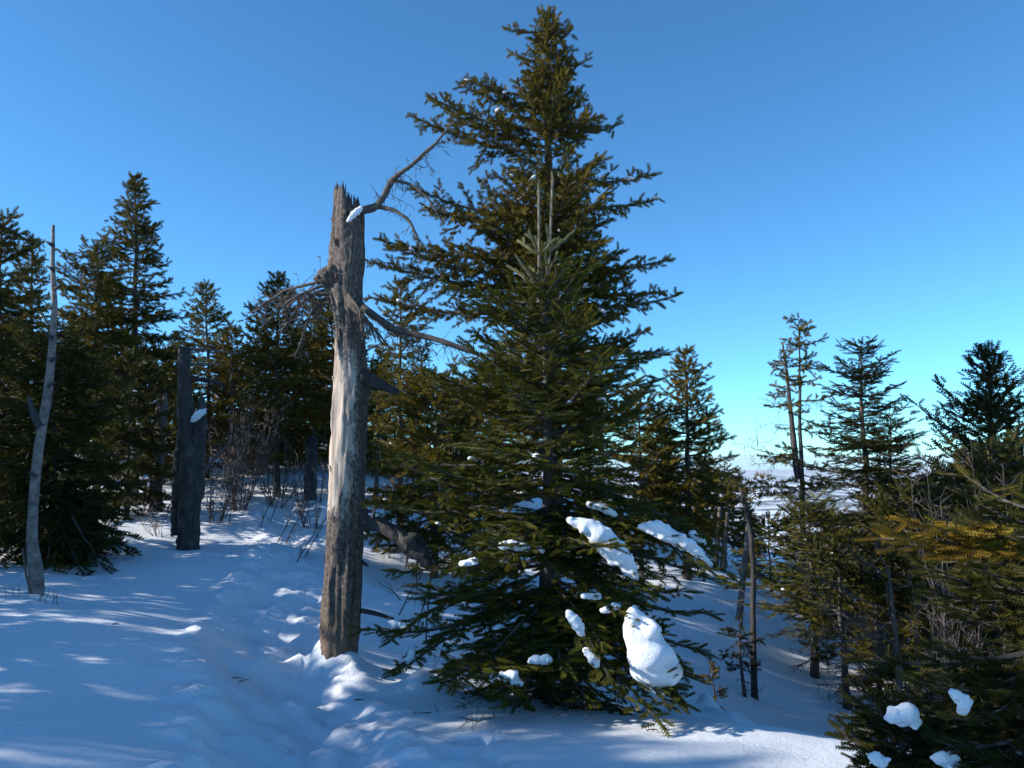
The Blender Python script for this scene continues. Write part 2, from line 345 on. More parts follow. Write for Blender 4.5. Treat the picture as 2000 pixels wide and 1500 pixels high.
STYLES = {
    #            lateral step, shoot step, shoot length, half width, lateral angle, side spread(0 flat..1 all round), droop, lateral len factor, bare inner part
    'spruce': dict(ls=0.042, ss=0.031, sl=0.076, sw=0.027, la=50, roll=0.8, droop=0.10, lf=0.36, bare=0.16),
    'fir': dict(ls=0.046, ss=0.038, sl=0.098, sw=0.026, la=52, roll=0.22, droop=0.12, lf=0.42, bare=0.10),
    'hang': dict(ls=0.045, ss=0.036, sl=0.10, sw=0.024, la=48, roll=0.5, droop=0.9, lf=0.40, bare=0.08),
}
def foliate(rng, pts, nd, wd, st, k=1.0, tint=0.5, snow=None, snow_p=0.0, dens=1.0):
    """pts: bough polyline; adds side twigs with needle shoots; k scales twig and shoot size (coarser for far trees)"""
    seg = np.linalg.norm(np.diff(pts, axis=0), axis=1); cum = np.concatenate([[0], np.cumsum(seg)]); L = cum[-1]
    if L < 0.05: return
    s0 = st['bare'] * L
    n = max(2, int((L - s0) / (st['ls'] * k) * dens))
    s = s0 + (np.arange(n) + rng.uniform(0, 1, n)) / n * (L - s0)
    base = np.stack([np.interp(s, cum, pts[:, i]) for i in range(3)], 1)
    tang = norm(np.stack([np.interp(s, cum, np.gradient(pts[:, i], cum)) for i in range(3)], 1))
    up = np.tile([0, 0, 1.0], (n, 1)); sidev = norm(np.cross(tang, up)); upv = np.cross(sidev, tang)
    sgn = np.where(np.arange(n) % 2 == 0, 1, -1)[:, None]
    la = np.radians(st['la'] + rng.normal(0, 9, n))[:, None]
    tilt = rng.normal(0.05, 0.12 + 0.35 * st['roll'], n)[:, None]
    d = norm(tang * np.cos(la) + sgn * sidev * np.sin(la) + upv * tilt)
    u = s / L
    ll = L * st['lf'] * np.clip((1.02 - u), 0, 1) ** 0.75 * np.clip(u / 0.3 + 0.35, 0, 1) * rng.uniform(0.6, 1.1, n)
    ll = np.clip(ll, 0.095 * k ** 0.5 * rng.uniform(.7, 1.1, n), 0.60)
    bt = np.clip(tint + rng.normal(0, 0.13), 0, 1)
    # twigs of wood
    e = base + d * ll[:, None] - np.array([0, 0, 1.0]) * (st['droop'] * ll ** 1.5)[:, None]
    if wd is not None:
        mid = base + d * ll[:, None] * 0.5 - np.array([0, 0, 1.0]) * (st['droop'] * (0.5 * ll) ** 1.5)[:, None]
        wd.seg(base, mid, 0.0035 * k ** 0.5, 0.0028 * k ** 0.5); wd.seg(mid, e, 0.0028 * k ** 0.5, 0.0018 * k ** 0.5)
    # shoots along every twig
    m = np.maximum(2, (ll / (st['ss'] * k)).astype(int)); idx = np.repeat(np.arange(n), m)
    pos = (np.concatenate([np.arange(q) for q in m]) + 0.5) / np.repeat(m, m)
    pos = np.clip(pos + rng.normal(0, 0.04, len(pos)), 0.05, 1)
    sl = pos * ll[idx]
    p = base[idx] + d[idx] * sl[:, None] - np.array([0, 0, 1.0]) * (st['droop'] * sl ** 1.5)[:, None]
    ld = norm(d[idx] - np.array([0, 0, 1.0]) * (st['droop'] * 1.5 * np.sqrt(sl))[:, None])
    ls_ = norm(np.cross(ld, np.tile([0, 0, 1.0], (len(p), 1)))); lu = np.cross(ls_, ld)
    alt = np.where(rng.random(len(p)) < 0.5, 1, -1)
    roll = alt * math.pi / 2 + rng.normal(0, 1, len(p)) * st['roll'] * 1.0
    sa = np.radians(rng.normal(42, 9, len(p))) * np.where(pos > 0.93, 0.1, 1.0)
    sd_ = ld * np.cos(sa)[:, None] + (ls_ * np.sin(roll)[:, None] + lu * np.cos(roll)[:, None]) * np.sin(sa)[:, None]
    nd.add(p, sd_, lu + rng.normal(0, 0.25, p.shape), st['sl'] * k * rng.uniform(0.6, 1.15, len(p)), st['sw'] * k ** 0.8 * rng.uniform(0.8, 1.15, len(p)), np.clip(bt + rng.normal(0, 0.16, len(p)), 0, 1))
    # shoots straight along the twig and along the bough itself
    q = max(3, int(L * 0.85 / (st['sl'] * 0.7 * k))); sb = np.linspace(0.2 * L, L, q)
    pb = np.stack([np.interp(sb, cum, pts[:, i]) for i in range(3)], 1); tb = norm(np.stack([np.interp(sb, cum, np.gradient(pts[:, i], cum)) for i in range(3)], 1))
    nd.add(pb, tb + rng.normal(0, 0.15, tb.shape), rng.normal(0, 1, tb.shape) * 0.3 + [0, 0, 1], st['sl'] * k, st['sw'] * k ** 0.8, np.clip(bt + rng.normal(0, 0.1, q), 0, 1))
    if snow is not None:
        for i in range(n):
            if rng.random() < snow_p: snow.append((base[i] + d[i] * ll[i] * 0.5, d[i], ll[i]))

def curve(p0, p1, sag=0.0, rng=None, n=9, wob=0.0, bow=None):
    t = np.linspace(0, 1, n)[:, None]; p = p0 + (p1 - p0) * t
    L = np.linalg.norm(p1 - p0)
    p[:, 2] -= sag * L * (4 * t * (1 - t))[:, 0]
    if rng is not None and wob:
        w = np.cumsum(rng.normal(0, wob * L / n, (n, 3)), 0); w -= w[0]; p = p + w * np.sin(t * math.pi * 0.6)
    return p

def tube(pts, rad, k=10, rough=0.0, rseed=0, cap=True, fr=6.0, stretch=0.3):
    """continuous tapering limb through pts; returns verts, [quads, caps]"""
    pts = np.asarray(pts, float); rad = np.asarray(rad, float); n = len(pts)
    t = norm(np.gradient(pts, axis=0)); ref = np.array([0, 1.0, 0]) if abs(t[:, 1].mean()) < 0.8 else np.array([1.0, 0, 0])
    u = norm(np.cross(np.tile(ref, (n, 1)), t)); w = np.cross(t, u)
    an = np.arange(k) / k * 2 * math.pi
    R = rad[:, None] * np.ones((1, k))
    if rough:
        for i in range(n):
            for j in range(k):
                q = Vector((math.cos(an[j]) * 0.25 * fr / 6 + rseed, math.sin(an[j]) * 0.25 * fr / 6, pts[i, 2] * stretch)) * fr
                R[i, j] *= 1 + rough * (mnoise.fractal(q, 0.7, 2.0, 4))
    V = pts[:, None] + u[:, None] * (np.cos(an)[None, :, None] * R[:, :, None]) + w[:, None] * (np.sin(an)[None, :, None] * R[:, :, None])
    V = V.reshape(-1, 3); i, j = np.meshgrid(np.arange(n - 1), np.arange(k), indexing='ij'); i = i.ravel(); j = j.ravel(); j1 = (j + 1) % k
    q = np.stack([i * k + j, i * k + j1, (i + 1) * k + j1, (i + 1) * k + j], 1)
    V = np.vstack([V, pts[:1], pts[-1:]]); c0 = len(V) - 2; jj = np.arange(k); c = []
    if cap:
        c = np.concatenate([np.stack([(jj + 1) % k, jj, np.full(k, c0)], 1), np.stack([(n - 1) * k + jj, (n - 1) * k + (jj + 1) % k, np.full(k, c0 + 1)], 1)])
    return V, [q, np.array(c)]
def resample(pts, rad, step):
    pts = np.asarray(pts, float); rad = np.asarray(rad, float)
    c = np.concatenate([[0], np.cumsum(np.linalg.norm(np.diff(pts, axis=0), axis=1))]); s = np.linspace(0, c[-1], max(3, int(c[-1] / step) + 1))
    # smooth (Catmull-like) by interpolating then averaging
    p = np.stack([np.interp(s, c, pts[:, i]) for i in range(3)], 1); r = np.interp(s, c, rad)
    for _ in range(2):
        p[1:-1] = (p[:-2] + 2 * p[1:-1] + p[2:]) / 4
    return p, r

ICO = None
def snow_blobs_ico():
    import bmesh
    global ICO
    if ICO is None:
        bm = bmesh.new(); bmesh.ops.create_icosphere(bm, subdivisions=2, radius=1); bm.verts.ensure_lookup_table()
        ICO = (np.array([v.co[:] for v in bm.verts]), np.array([[v.index for v in f.verts] for f in bm.faces])); bm.free()
def snow_blobs(name, lst, parent, origin, rng, size=1.0):
    """small pads of snow lying on twigs, joined as one part of the tree"""
    snow_blobs_ico()
    if not lst: return
    V = []; Fc = []
    for i, (p, d, l) in enumerate(lst):
        v = ICO[0].copy(); v *= (1 + 0.3 * np.array([mnoise.noise(Vector(q) * 1.6 + Vector((i * 3.1, 0, 0))) for q in v]))[:, None]
        y = norm(np.cross([0, 0, 1.0], d)); z = np.cross(d, y); l = l * 0.55
        l = min(l, .075); v = d * (v[:, 0:1] * l * rng.uniform(.5, .9)) + y * (v[:, 1:2] * l * rng.uniform(.25, .5)) + z * (v[:, 2:3] * np.clip(l * 0.25, .012, .05))
        V.append(v * size + p + [0, 0, 0.015] - origin); Fc.append(ICO[1] + i * len(v))
    return mesh_np(name, np.concatenate(V), np.concatenate(Fc), M_snow, parent, smooth=True)

HT = {}
def conifer(name, label, px, d, top_py, rad_px, style='spruce', seed=0, group=None, crown=0.2, k=1.6, tpl='lo', mat_=None, shape=1.0, whorl=0.24, nb=5,
            left=1.0, right=1.0, lean=0.0, tint=0.5, dead=0, snow_p=0.0, gaps=0.0, custom=(), trunk_px=None, up=(38, -14), pos=None, height=None, leaders=(), cw=1.0, lv=(0.62, 1.12), vj=0.5, low_out=1.0, dens=1.0, sparse=None):
    rng = np.random.default_rng(seed); st = STYLES[style]
    base = foot(px, d) if pos is None else np.array([pos[0], pos[1], gz(*pos) - 0.06])
    top = P(px, top_py, d) if height is None else base + [0, 0, height]
    H = top[2] - base[2]; R = PX(rad_px, d) if height is None else rad_px
    root = empty(name, base, label, 'tree', group)
    r0 = max(0.02, H * 0.014) if trunk_px is None else PX(trunk_px, d)
    n = max(8, int(H / 0.3)); t = np.linspace(0, 1, n)
    wob = np.cumsum(rng.normal(0, 0.012, (n, 2)), 0); wob -= np.linspace(0, 1, n)[:, None] * wob[-1]
    tr = np.stack([base[0] + (top[0] - base[0]) * t + wob[:, 0] + lean * np.sin(t * math.pi), base[1] + wob[:, 1], base[2] + H * t], 1)
    rr = r0 * (1 - t) ** 0.85 + 0.005; rr[0] *= 1.25
    v, f = tube(tr - base, rr, 8, 0.12, seed)
    mesh_np('trunk', v, f, M_bark, root, smooth=True)
    def axis_at(z): return np.array([np.interp(z, tr[:, 2], tr[:, 0]), np.interp(z, tr[:, 2], tr[:, 1]), z])
    nd = Needles(); wd = Wood(); limbs = Wood(); deadw = Wood(); snow = []
    z = base[2] + crown * H
    while z < top[2] - 0.04:
        u = (z - base[2]) / H; uc = min(1.0, max(0.0, (u - crown) / (1 - crown)))
        prof = (1 - uc) ** shape * (0.75 + 0.25 * min(1, uc / 0.12)) * (low_out if uc < 0.35 else 1)
        a0 = rng.uniform(0, 6.28); cnt = int(round(nb * 1.25)) if uc < 0.85 else 5
        for b in range(cnt):
            if rng.random() < gaps: continue
            if sparse and sparse[0] < u < sparse[1] and rng.random() < sparse[2]: continue
            az = a0 + b * 6.283 / cnt + rng.normal(0, 0.25); h = np.array([math.cos(az), math.sin(az), 0])
            asym = left if h[0] < 0 else right; asym = 1 + (asym - 1) * abs(h[0])
            Lb = max(0.07, (R * prof + 0.05) * asym * rng.uniform(*lv))
            el = math.radians(up[1] + (up[0] - up[1]) * uc ** 1.2 + rng.normal(0, 6))
            p0 = axis_at(min(top[2] - 0.02, z + rng.uniform(-vj, vj) * whorl)); p1 = p0 + (h * math.cos(el) + np.array([0, 0, math.sin(el)])) * Lb
            c = curve(p0, p1, 0.07, rng, 8, 0.06)
            limbs.line(c, 0.004 + 0.011 * Lb, 0.002)
            foliate(rng, c, nd, wd if k < 1.3 else None, st, k, tint, snow, snow_p, dens)
        z += whorl * rng.uniform(0.7, 1.3) * (0.55 + 0.45 * (1 - uc))
    # leader
    c = curve(axis_at(top[2] - min(0.5, 0.12 * H)), top, 0, None, 6); foliate(rng, c, nd, None, dict(st, lf=0.25), k, tint)
    for (apy, tpx, tpy, dd, wf) in custom:
        p1 = P(tpx, tpy, d + dd); za = P(px, apy, d)[2]; p0 = axis_at(za)
        c = curve(p0, p1, 0.06, rng, 12, 0.06); Lb = np.linalg.norm(p1 - p0)
        if k <= 1.0:
            bw = Wood(); bn = Needles(); bt = Wood(); bw.line(c, 0.006 + 0.011 * Lb, 0.003); foliate(rng, c, bn, bt, dict(st, lf=st['lf'] * wf * cw), k, tint, snow, snow_p)
            bo_ = bw.build('bough', M_bark, root, base, 6); bn.build('needles', mat_ or M_spruce, bo_, base, tpl); bt.build('twig_mass', M_bark, bo_, base, 3)
        else:
            limbs.line(c, 0.006 + 0.011 * Lb, 0.003); foliate(rng, c, nd, None, dict(st, lf=st['lf'] * wf), k, tint, snow, snow_p)
    for i in range(dead):
        zz = base[2] + H * rng.uniform(0.06, max(0.1, crown + 0.12)); az = rng.uniform(0, 6.28); p0 = axis_at(zz)
        p1 = p0 + np.array([math.cos(az), math.sin(az), rng.uniform(-0.35, 0.15)]) * rng.uniform(0.3, 0.9) * R
        twiggy(rng, deadw, curve(p0, p1, 0.05, rng, 6, 0.1), 0.006, 0.16)
    limbs.build('branch_frame', M_bark, root, base, 5)
    cr = nd.build('crown', mat_ or M_spruce, root, base, tpl)
    if wd.a: wd.build('twig_mass', M_bark, root, base, 3)
    if deadw.a: deadw.build('dead_twig_mass', M_twig, root, base, 3)
    if snow: snow_blobs('snow_dusting', snow, root, base, rng)
    HT[root.name] = (root, H)
    return root, axis_at

RMIN = 0.0016
def twiggy(rng, wd, pts, r, sub, lvl=1, spread=0.9, droop=0.25):
    """bare limb with forking side twigs"""
    wd.line(pts, r, r * 0.35)
    L = np.linalg.norm(np.diff(pts, axis=0), axis=1).sum(); n = int(L / (0.036 if lvl else 0.042) / max(1, RMIN / 0.0022) * (1.0 if droop >= 0 else .6))
    for i in range(n):
        s = rng.uniform(0.15, 1); q = s * (len(pts) - 1); a = int(min(q, len(pts) - 2)); p = pts[a] + (pts[a + 1] - pts[a]) * (q - a)
        t = norm(pts[a + 1] - pts[a]); dv = norm(t * 0.6 + rng.normal(0, spread * 0.6, 3) - np.array([0, 0, droop])); l = sub * rng.uniform(0.35, 1.2) * (1.1 - 0.6 * s)
        c = curve(p, p + dv * l, rng.uniform(-0.1, 0.15), rng, 4, 0.12)
        if lvl > 0 and l > 0.06: twiggy(rng, wd, c, max(RMIN * 1.25, r * 0.4), sub * 0.45, lvl - 1, spread, droop)
        else: wd.line(c, max(RMIN, r * 0.33), RMIN * 0.6)

# ------------------------------------------------------------------ the two big trees
# tall spruce behind
conifer('tall_spruce', 'tallest spruce with wind-swept olive boughs towering above the snag', 1072, 7.5, 24, 215, 'spruce', 11, crown=0.36, k=1.0, tpl='mid',
        shape=0.72, whorl=0.14, nb=6, left=0.85, right=0.85, tint=0.62, snow_p=0.02, trunk_px=22, up=(48, 2), gaps=0.15, dead=14, lv=(.5, 1.2), vj=.3, dens=1.35, sparse=(.735, .79, .6), cw=1.5,
        custom=[(60, 1000, 58, -.1, .8), (120, 1000, 105, .1, .8), (150, 1145, 122, -.1, .9), (185, 912, 160, -.2, 1), (215, 905, 165, .2, 1), (255, 850, 183, -.2, .75), (300, 808, 228, 0, .75), (290, 845, 195, .3, .7),
                (265, 1205, 245, 0, .8), (345, 1276, 338, -.2, .7), (400, 1266, 388, .2, .7), (415, 800, 372, -.3, .9), (430, 830, 400, -.6, 1), (500, 740, 465, -.2, .8), (560, 716, 508, 0, .75), (540, 760, 480, -.5, .9),
                (520, 1303, 510, 0, .7), (590, 1320, 582, -.2, .7), (600, 735, 575, .3, .7), (560, 1290, 575, .3, .7), (240, 1170, 225, -.4, .9), (480, 1180, 470, -.7, 1), (470, 940, 430, -.8, 1), (540, 1190, 560, .8, 1), (660, 1300, 690, .2, .8)])
# green fir in front with two bare leaders
fir_root, fir_axis = conifer('young_fir', 'dense green fir with two pale leader shoots and snow-laden lower boughs', 1062, 6.0, 545, 362, 'fir', 23, crown=0.04, k=1.0, tpl='hiflat', mat_=M_fir,
        shape=0.5, whorl=0.19, nb=6, left=0.95, right=0.82, tint=0.55, trunk_px=17, up=(46, -24), dead=34, gaps=0.12, low_out=0.92, lv=(.45, 1.18), vj=.28, dens=1.15, snow_p=.012,
        custom=[(985, 1245, 1135, -.55, .8), (975, 1432, 1150, -.4, .55), (1120, 1335, 1330, -.9, 1), (1160, 705, 1235, -.4, .6), (1010, 905, 1110, -.8, .9), (880, 775, 900, -.2, .8), (960, 725, 985, 0, .7), (1100, 1390, 1200, -.1, .7),
                (600, 1175, 510, -.1, .35), (590, 890, 565, 0, .35), (620, 925, 600, -.2, .4), (1180, 850, 1330, -.7, 1), (1180, 1010, 1370, -.9, 1.1), (1180, 1150, 1370, -.9, 1.1), (1130, 1375, 1270, -.3, .9), (650, 1210, 690, -.1, .6), (740, 1280, 745, 0, .6), (690, 1300, 690, .1, .5)])
for lpx, lpy, lb in ((1052, 362, 1053), (1079, 345, 1070)):
    rng = np.random.default_rng(lpx); nd = Needles(); wd = Wood(); a = P(lb, 590, 5.98); b = P(lpx, lpy, 5.98); c = curve(a, b, 0, None, 10)
    wd.line(c, 0.013, 0.006); q = 44; t = np.linspace(0, 1, q)[:, None]; pp = a + (b - a) * t
    nd.add(pp, np.tile([0, 0, 1.0], (q, 1)) + rng.normal(0, .1, (q, 3)), rng.normal(0, 1, (q, 3)), 0.045, 0.0155, rng.uniform(0.7, 1, q))
    for wz, nn, ll in ((0.40, 4, 0.19), (0.62, 0, 0.1), (0.12, 5, 0.28)):
        for j in range(nn):
            az = j * 6.283 / nn + lpx; p0 = a + (b - a) * wz; p1 = p0 + np.array([math.cos(az) * .8, math.sin(az) * .8, 0.62]) * ll * rng.uniform(.7, 1.1)
            cc = curve(p0, p1, 0.05, rng, 6); wd.line(cc, 0.004, 0.002); m_ = 9; tt = np.linspace(0.05, 1, m_)[:, None]; pq = p0 + (p1 - p0) * tt
            nd.add(pq, np.tile(p1 - p0, (m_, 1)) + rng.normal(0, .03, (m_, 3)), np.tile([0, 0, 1.0], (m_, 1)), 0.06, 0.0145, rng.uniform(.5, 1, m_))
    o0 = np.array(fir_root.location); st_ = wd.build('leader_stem', M_birch, fir_root, o0, 6); nd.build('leader_needles', M_leader, st_, o0, 'hi')

# ------------------------------------------------------------------ the broken snag
D = 6.3; RMIN = 0.0027
SN = [(658, 1480, 44), (660, 1345, 41), (661, 1315, 39), (662, 1290, 37), (667, 1200, 35), (672, 1100, 34), (676, 1000, 34), (680, 900, 34), (684, 800, 33), (687, 745, 33), (685, 700, 29), (682, 640, 28), (679, 600, 29), (676, 560, 31), (678, 520, 34), (680, 480, 33), (682, 430, 32)]
snag_base = foot(662, D, 0.0)
snag = empty('broken_snag', snag_base, 'tall dead trunk with splintered top and pale peeled wood, standing by the path', 'dead tree')
sp, sr = resample([P(a, b, D) for a, b, c in SN], [PX(c, D) for a, b, c in SN], 0.025)
KS = 56; V, FQ = tube(sp - snag_base, sr, KS, 0.15, 3, True, 9.0, 0.17)
# hollow splintered crown: columns rise from the last ring to ragged heights
rng = np.random.default_rng(5); nr = len(sp); last = V[(nr - 1) * KS:nr * KS]; cen = sp[-1] - snag_base; rad = sr[-1]
def topz(xn, j):      # xn -1 left .. 1 right, photo row of the rim
    row = 356 if xn < -0.05 else (412 if xn < 0.22 else (384 if xn < 0.75 else 400))
    return row + abs(rng.normal(0, 13)) + (rng.uniform(0, 35) if rng.random() < 0.3 else 0)
xn = (last[:, 0] - cen[0]) / rad; rows = np.array([topz(x, j) for j, x in enumerate(xn)]); hz = (430 - rows) * D / F
ring = [last]
for fr_ in (0.35, 0.7, 1.0):
    q = last.copy(); q[:, 2] += hz * fr_; q[:, 0] = cen[0] + (q[:, 0] - cen[0]) * (1 - 0.10 * fr_) + rng.normal(0, .004, KS); q[:, 1] = cen[1] + (q[:, 1] - cen[1]) * (1 - 0.1 * fr_) + rng.normal(0, .004, KS); ring.append(q)
for fr_, sh in ((0.85, 0.72), (0.3, 0.62), (-0.3, 0.3)):
    q = last.copy(); q[:, 2] += hz * fr_; q[:, :2] = cen[:2] + (q[:, :2] - cen[:2]) * sh; ring.append(q)
VV = np.concatenate(ring); j = np.arange(KS); qs = []
for r_ in range(len(ring) - 1): qs.append(np.stack([r_ * KS + j, r_ * KS + (j + 1) % KS, (r_ + 1) * KS + (j + 1) % KS, (r_ + 1) * KS + j], 1))
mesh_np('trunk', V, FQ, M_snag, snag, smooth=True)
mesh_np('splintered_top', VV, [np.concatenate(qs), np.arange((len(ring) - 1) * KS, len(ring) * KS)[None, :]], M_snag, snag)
for i in range(16):    # loose splinters standing up from the break
    x = rng.uniform(-0.9, 0.8); y = -math.sqrt(max(0, 1 - x * x)) * rng.uniform(0.3, 0.95); row = (352 if x < -.05 else 380) + rng.uniform(0, 30)
    b0 = cen + np.array([x * rad * 0.9, y * rad * 0.9, rng.uniform(-.05, .03)]); t0 = np.array([b0[0] + rng.normal(0, .008), b0[1], cen[2] + (430 - row) * D / F])
    v, f = tube([b0, b0 * .5 + t0 * .5, t0], [rng.uniform(.008, .018), .010, .002], 5); mesh_np('splinter', v, f, M_deadwood, snag)
for i in range(24):    # flakes of bark lifting off the left side
    row = rng.uniform(440, 640) if i < 15 else rng.uniform(640, 1250); c_ = np.array([np.interp(-row, [-q[1] for q in SN], [q[0] for q in SN]), np.interp(-row, [-q[1] for q in SN], [q[2] for q in SN])])
    an = rng.uniform(2.6, 4.4); p = P(c_[0], row, D) - snag_base; r_ = PX(c_[1], D); p = p + np.array([math.cos(an) * r_, math.sin(an) * r_, 0]) * 0.98
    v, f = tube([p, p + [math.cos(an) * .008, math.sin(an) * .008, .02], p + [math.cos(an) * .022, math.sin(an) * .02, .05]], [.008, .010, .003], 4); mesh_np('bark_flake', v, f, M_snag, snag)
def limb(name, rowpts, m, parent, origin, d0, rough=0.2, k=9, dd=0.0, step=0.03):
    n = len(rowpts); p = [P(a, b, d0 + dd * i / (n - 1)) for i, (a, b, c) in enumerate(rowpts)]
    p, r = resample(p, [PX(c, d0) for a, b, c in rowpts], step); v, f = tube(p - origin, r, k, rough, len(p), True, 14, 1.0)
    return mesh_np(name, v, f, m, parent, smooth=True), p
def dead_limb(name, rowpts, parent, origin, d0, sub, seed, dd=0.0, m=M_twig, lvl=1, droop=0.3, extra=()):
    rng = np.random.default_rng(seed); o, p = limb(name, rowpts, m, parent, origin, d0, 0.35, 8, dd)
    wd = Wood(); twiggy(rng, wd, p[:: max(1, len(p) // 12)], 0.0048, sub, lvl, 1.0, droop); twiggy(rng, wd, p[:: max(1, len(p) // 9)], 0.003, sub * .7, lvl, 1.1, droop)
    wd.build('twig_mass', m, o, origin, 3); return o
limb('stub', [(694, 730, 19), (718, 740, 15), (742, 750, 10), (760, 760, 8.5), (779, 766, 6)], M_darkbark, snag, snag_base, D - .03)
limb('crooked_limb', [(690, 1004, 15), (722, 1014, 17), (738, 1024, 12), (765, 1036, 12), (790, 1056, 14), (806, 1060, 18), (820, 1078, 14), (834, 1098, 10), (843, 1112, 4)], M_forked, snag, snag_base, D - .02, 0.6, 16, -0.15, .018)
for q_ in ([(728, 1012, 4), (731, 1000, 3), (732, 990, 1.5)], [(800, 1068, 4), (796, 1090, 3), (790, 1112, 1.2)], [(818, 1084, 3), (812, 1120, 2), (815, 1150, 1)]): limb('stub', q_, M_twig, snag, snag_base, D - .12, .3, 7)
limb('stub', [(690, 1190, 5), (730, 1197, 5), (768, 1209, 3)], M_darkbark, snag, snag_base, D, 0.2, 7, -0.1)
limb('stub', [(690, 1090, 6), (712, 1100, 4), (720, 1106, 1.5)], M_darkbark, snag, snag_base, D - .02, .2, 7)
for a, b, c in ((636, 540, 20), (622, 545, 11), (650, 528, 16), (668, 545, 14), (690, 560, 13), (665, 660, 10), (708, 738, 19)):
    q0 = P(a, b + c, D - .06) - snag_base; q1 = P(a + 2, b - c, D - .05) - snag_base
    p_, r_ = resample([q0, q0 * .75 + q1 * .25, (q0 + q1) / 2, q0 * .25 + q1 * .75, q1], [.008, PX(c * .8, D), PX(c, D), PX(c * .75, D), .006], 0.015)
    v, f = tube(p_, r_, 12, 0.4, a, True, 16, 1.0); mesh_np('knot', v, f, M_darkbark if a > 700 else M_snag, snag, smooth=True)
dead_limb('arching_branch', [(700, 412, 8), (735, 406, 7), (750, 384, 6), (766, 350, 6.5), (782, 338, 4.5), (806, 322, 4), (828, 300, 4), (850, 282, 3), (872, 254, 2.2), (888, 236, 1.4)], snag, snag_base, D - .05, 0.22, 31, -0.1, M_twig, 1, 0.5)
dead_limb('hanging_branch', [(738, 404, 5), (770, 410, 4), (800, 430, 3), (818, 470, 2)], snag, snag_base, D - .05, 0.16, 32, -0.1, M_twig, 1, 0.6)
dead_limb('hanging_branch', [(766, 352, 4), (800, 358, 3), (835, 385, 2.5), (862, 430, 1.5)], snag, snag_base, D - .05, 0.14, 33, -0.1, M_twig, 1, 0.6)
dead_limb('dead_branch', [(695, 585, 8), (720, 610, 8), (770, 645, 7), (850, 662, 6), (935, 692, 4)], snag, snag_base, D - .04, 0.30, 34, -0.25, M_twig, 1, 0.55)
for i, (tx, ty) in enumerate(((488, 612), (510, 640), (545, 655), (560, 600), (580, 690), (530, 590))):
    dead_limb('dead_branch', [(660, 548 + i * 8, 5), (625, 550 + i * 9, 3.2), ((tx + 625) / 2, (ty + 545) / 2 - 12 + i * 4, 2.4), (tx, ty, 1.5)], snag, snag_base, D - .05 + i * .03, 0.27, 40 + i, rng.uniform(-.3, .3), M_twig, 1, 0.35)
for i in range(5):
    dead_limb('dead_branch', [(680, 575 + i * 5, 3), (703 + 8 * i, 605 + i * 10, 2), (706 + 14 * i, 650 + 8 * i, 1.2)], snag, snag_base, D - .15, 0.16, 60 + i, -.2, M_twig, 1, 0.5)

# ------------------------------------------------------------------ other bare stems
def stem(name, label, cat, rows, d, m, seed, rough=.12, k=12, group=None, jag=False, step=0.05):
    base = foot(rows[0][0], d, 0.0); root = empty(name, base, label, cat, group)
    rows = [(rows[0][0], rows[0][1] + 12, rows[0][2] * 1.1)] + list(rows)
    p, r = resample([P(a, b, d) for a, b, c in rows], [PX(c, d) for a, b, c in rows], step); v, f = tube(p - base, r, k, rough, seed, True, 10, .3)
    if jag:
        rg = np.random.default_rng(seed); n = len(p); v[(n - 1) * k:n * k, 2] += rg.uniform(-.02, .22, k); v[-1, 2] -= .1
    mesh_np('trunk', v, f, m, root, smooth=not jag); return root, base
b, o = stem('birch_snag', 'slender pale-barked dead birch stem with a broken tip, left of the path', 'dead tree', [(72, 1168, 14), (70, 1120, 12.5), (62, 1050, 10), (66, 960, 8.5), (78, 860, 9), (92, 780, 8.5), (101, 690, 7), (107, 600, 5.5), (103, 520, 4.2), (104, 440, 3.2)], 7.2, M_birch, 2, .16)
limb('stub', [(80, 835, 10), (68, 812, 7), (60, 790, 5), (56, 775, 3)], M_darkbark, b, o, 7.18)
for a, c in ((705, 1), (660, -1), (565, 1), (528, -1), (930, -1), (480, -1), (755, 1)):
    cx = float(np.interp(-a, [-1168, -960, -780, -600, -440], [72, 66, 92, 108, 103])); limb('twig_stub', [(cx, a, 4), (cx + 9 * c, a - 5, 3), (cx + 15 * c, a - 9, 1.5)], M_darkbark, b, o, 7.15)
limb('sucker', [(62, 1160, 2.5), (50, 1120, 2.2), (44, 1070, 1.2)], M_redtwig, b, o, 7.0)
b, o = stem('forked_snag', 'dark double-trunked dead snag with snow in its fork, beside the path', 'dead tree', [(368, 1068, 22), (368, 1030, 20), (372, 960, 21), (374, 900, 20), (366, 850, 17), (360, 780, 13), (359, 720, 12), (360, 678, 10)], 10.5, M_forked, 7, .38, 20)
limb('second_stem', [(382, 930, 14), (388, 870, 14), (392, 820, 12), (395, 795, 7), (395, 775, 4)], M_forked, b, o, 10.5, .35, 14)
limb('rear_stem', [(348, 1045, 13), (347, 980, 12), (350, 900, 11), (356, 840, 9)], M_forked, b, o, 10.7, .35, 14)
dead_limb('dead_branch', [(360, 682, 3), (400, 682, 2.2), (465, 690, 1.2)], b, o, 10.5, .15, 71, 0, M_deadwood, 0)
dead_limb('dead_branch', [(364, 712, 3), (400, 712, 2), (432, 710, 1)], b, o, 10.5, .15, 72, 0, M_deadwood, 0)
dead_limb('dead_branch', [(364, 736, 7), (395, 742, 5), (430, 748, 4), (438, 755, 2)], b, o, 10.5, .2, 73, 0, M_darkbark, 1)
dead_limb('dead_branch', [(395, 925, 3), (420, 895, 2.6), (450, 862, 2)], b, o, 10.4, .25, 74, 0, M_redtwig, 1, -.2)
stem('broken_stump', 'weathered broken stump behind the forked dark snag', 'stump', [(303, 985, 13), (307, 920, 11), (312, 850, 10), (317, 788, 9)], 12.5, M_deadwood, 8, .4, 16, 'broken stumps', True)
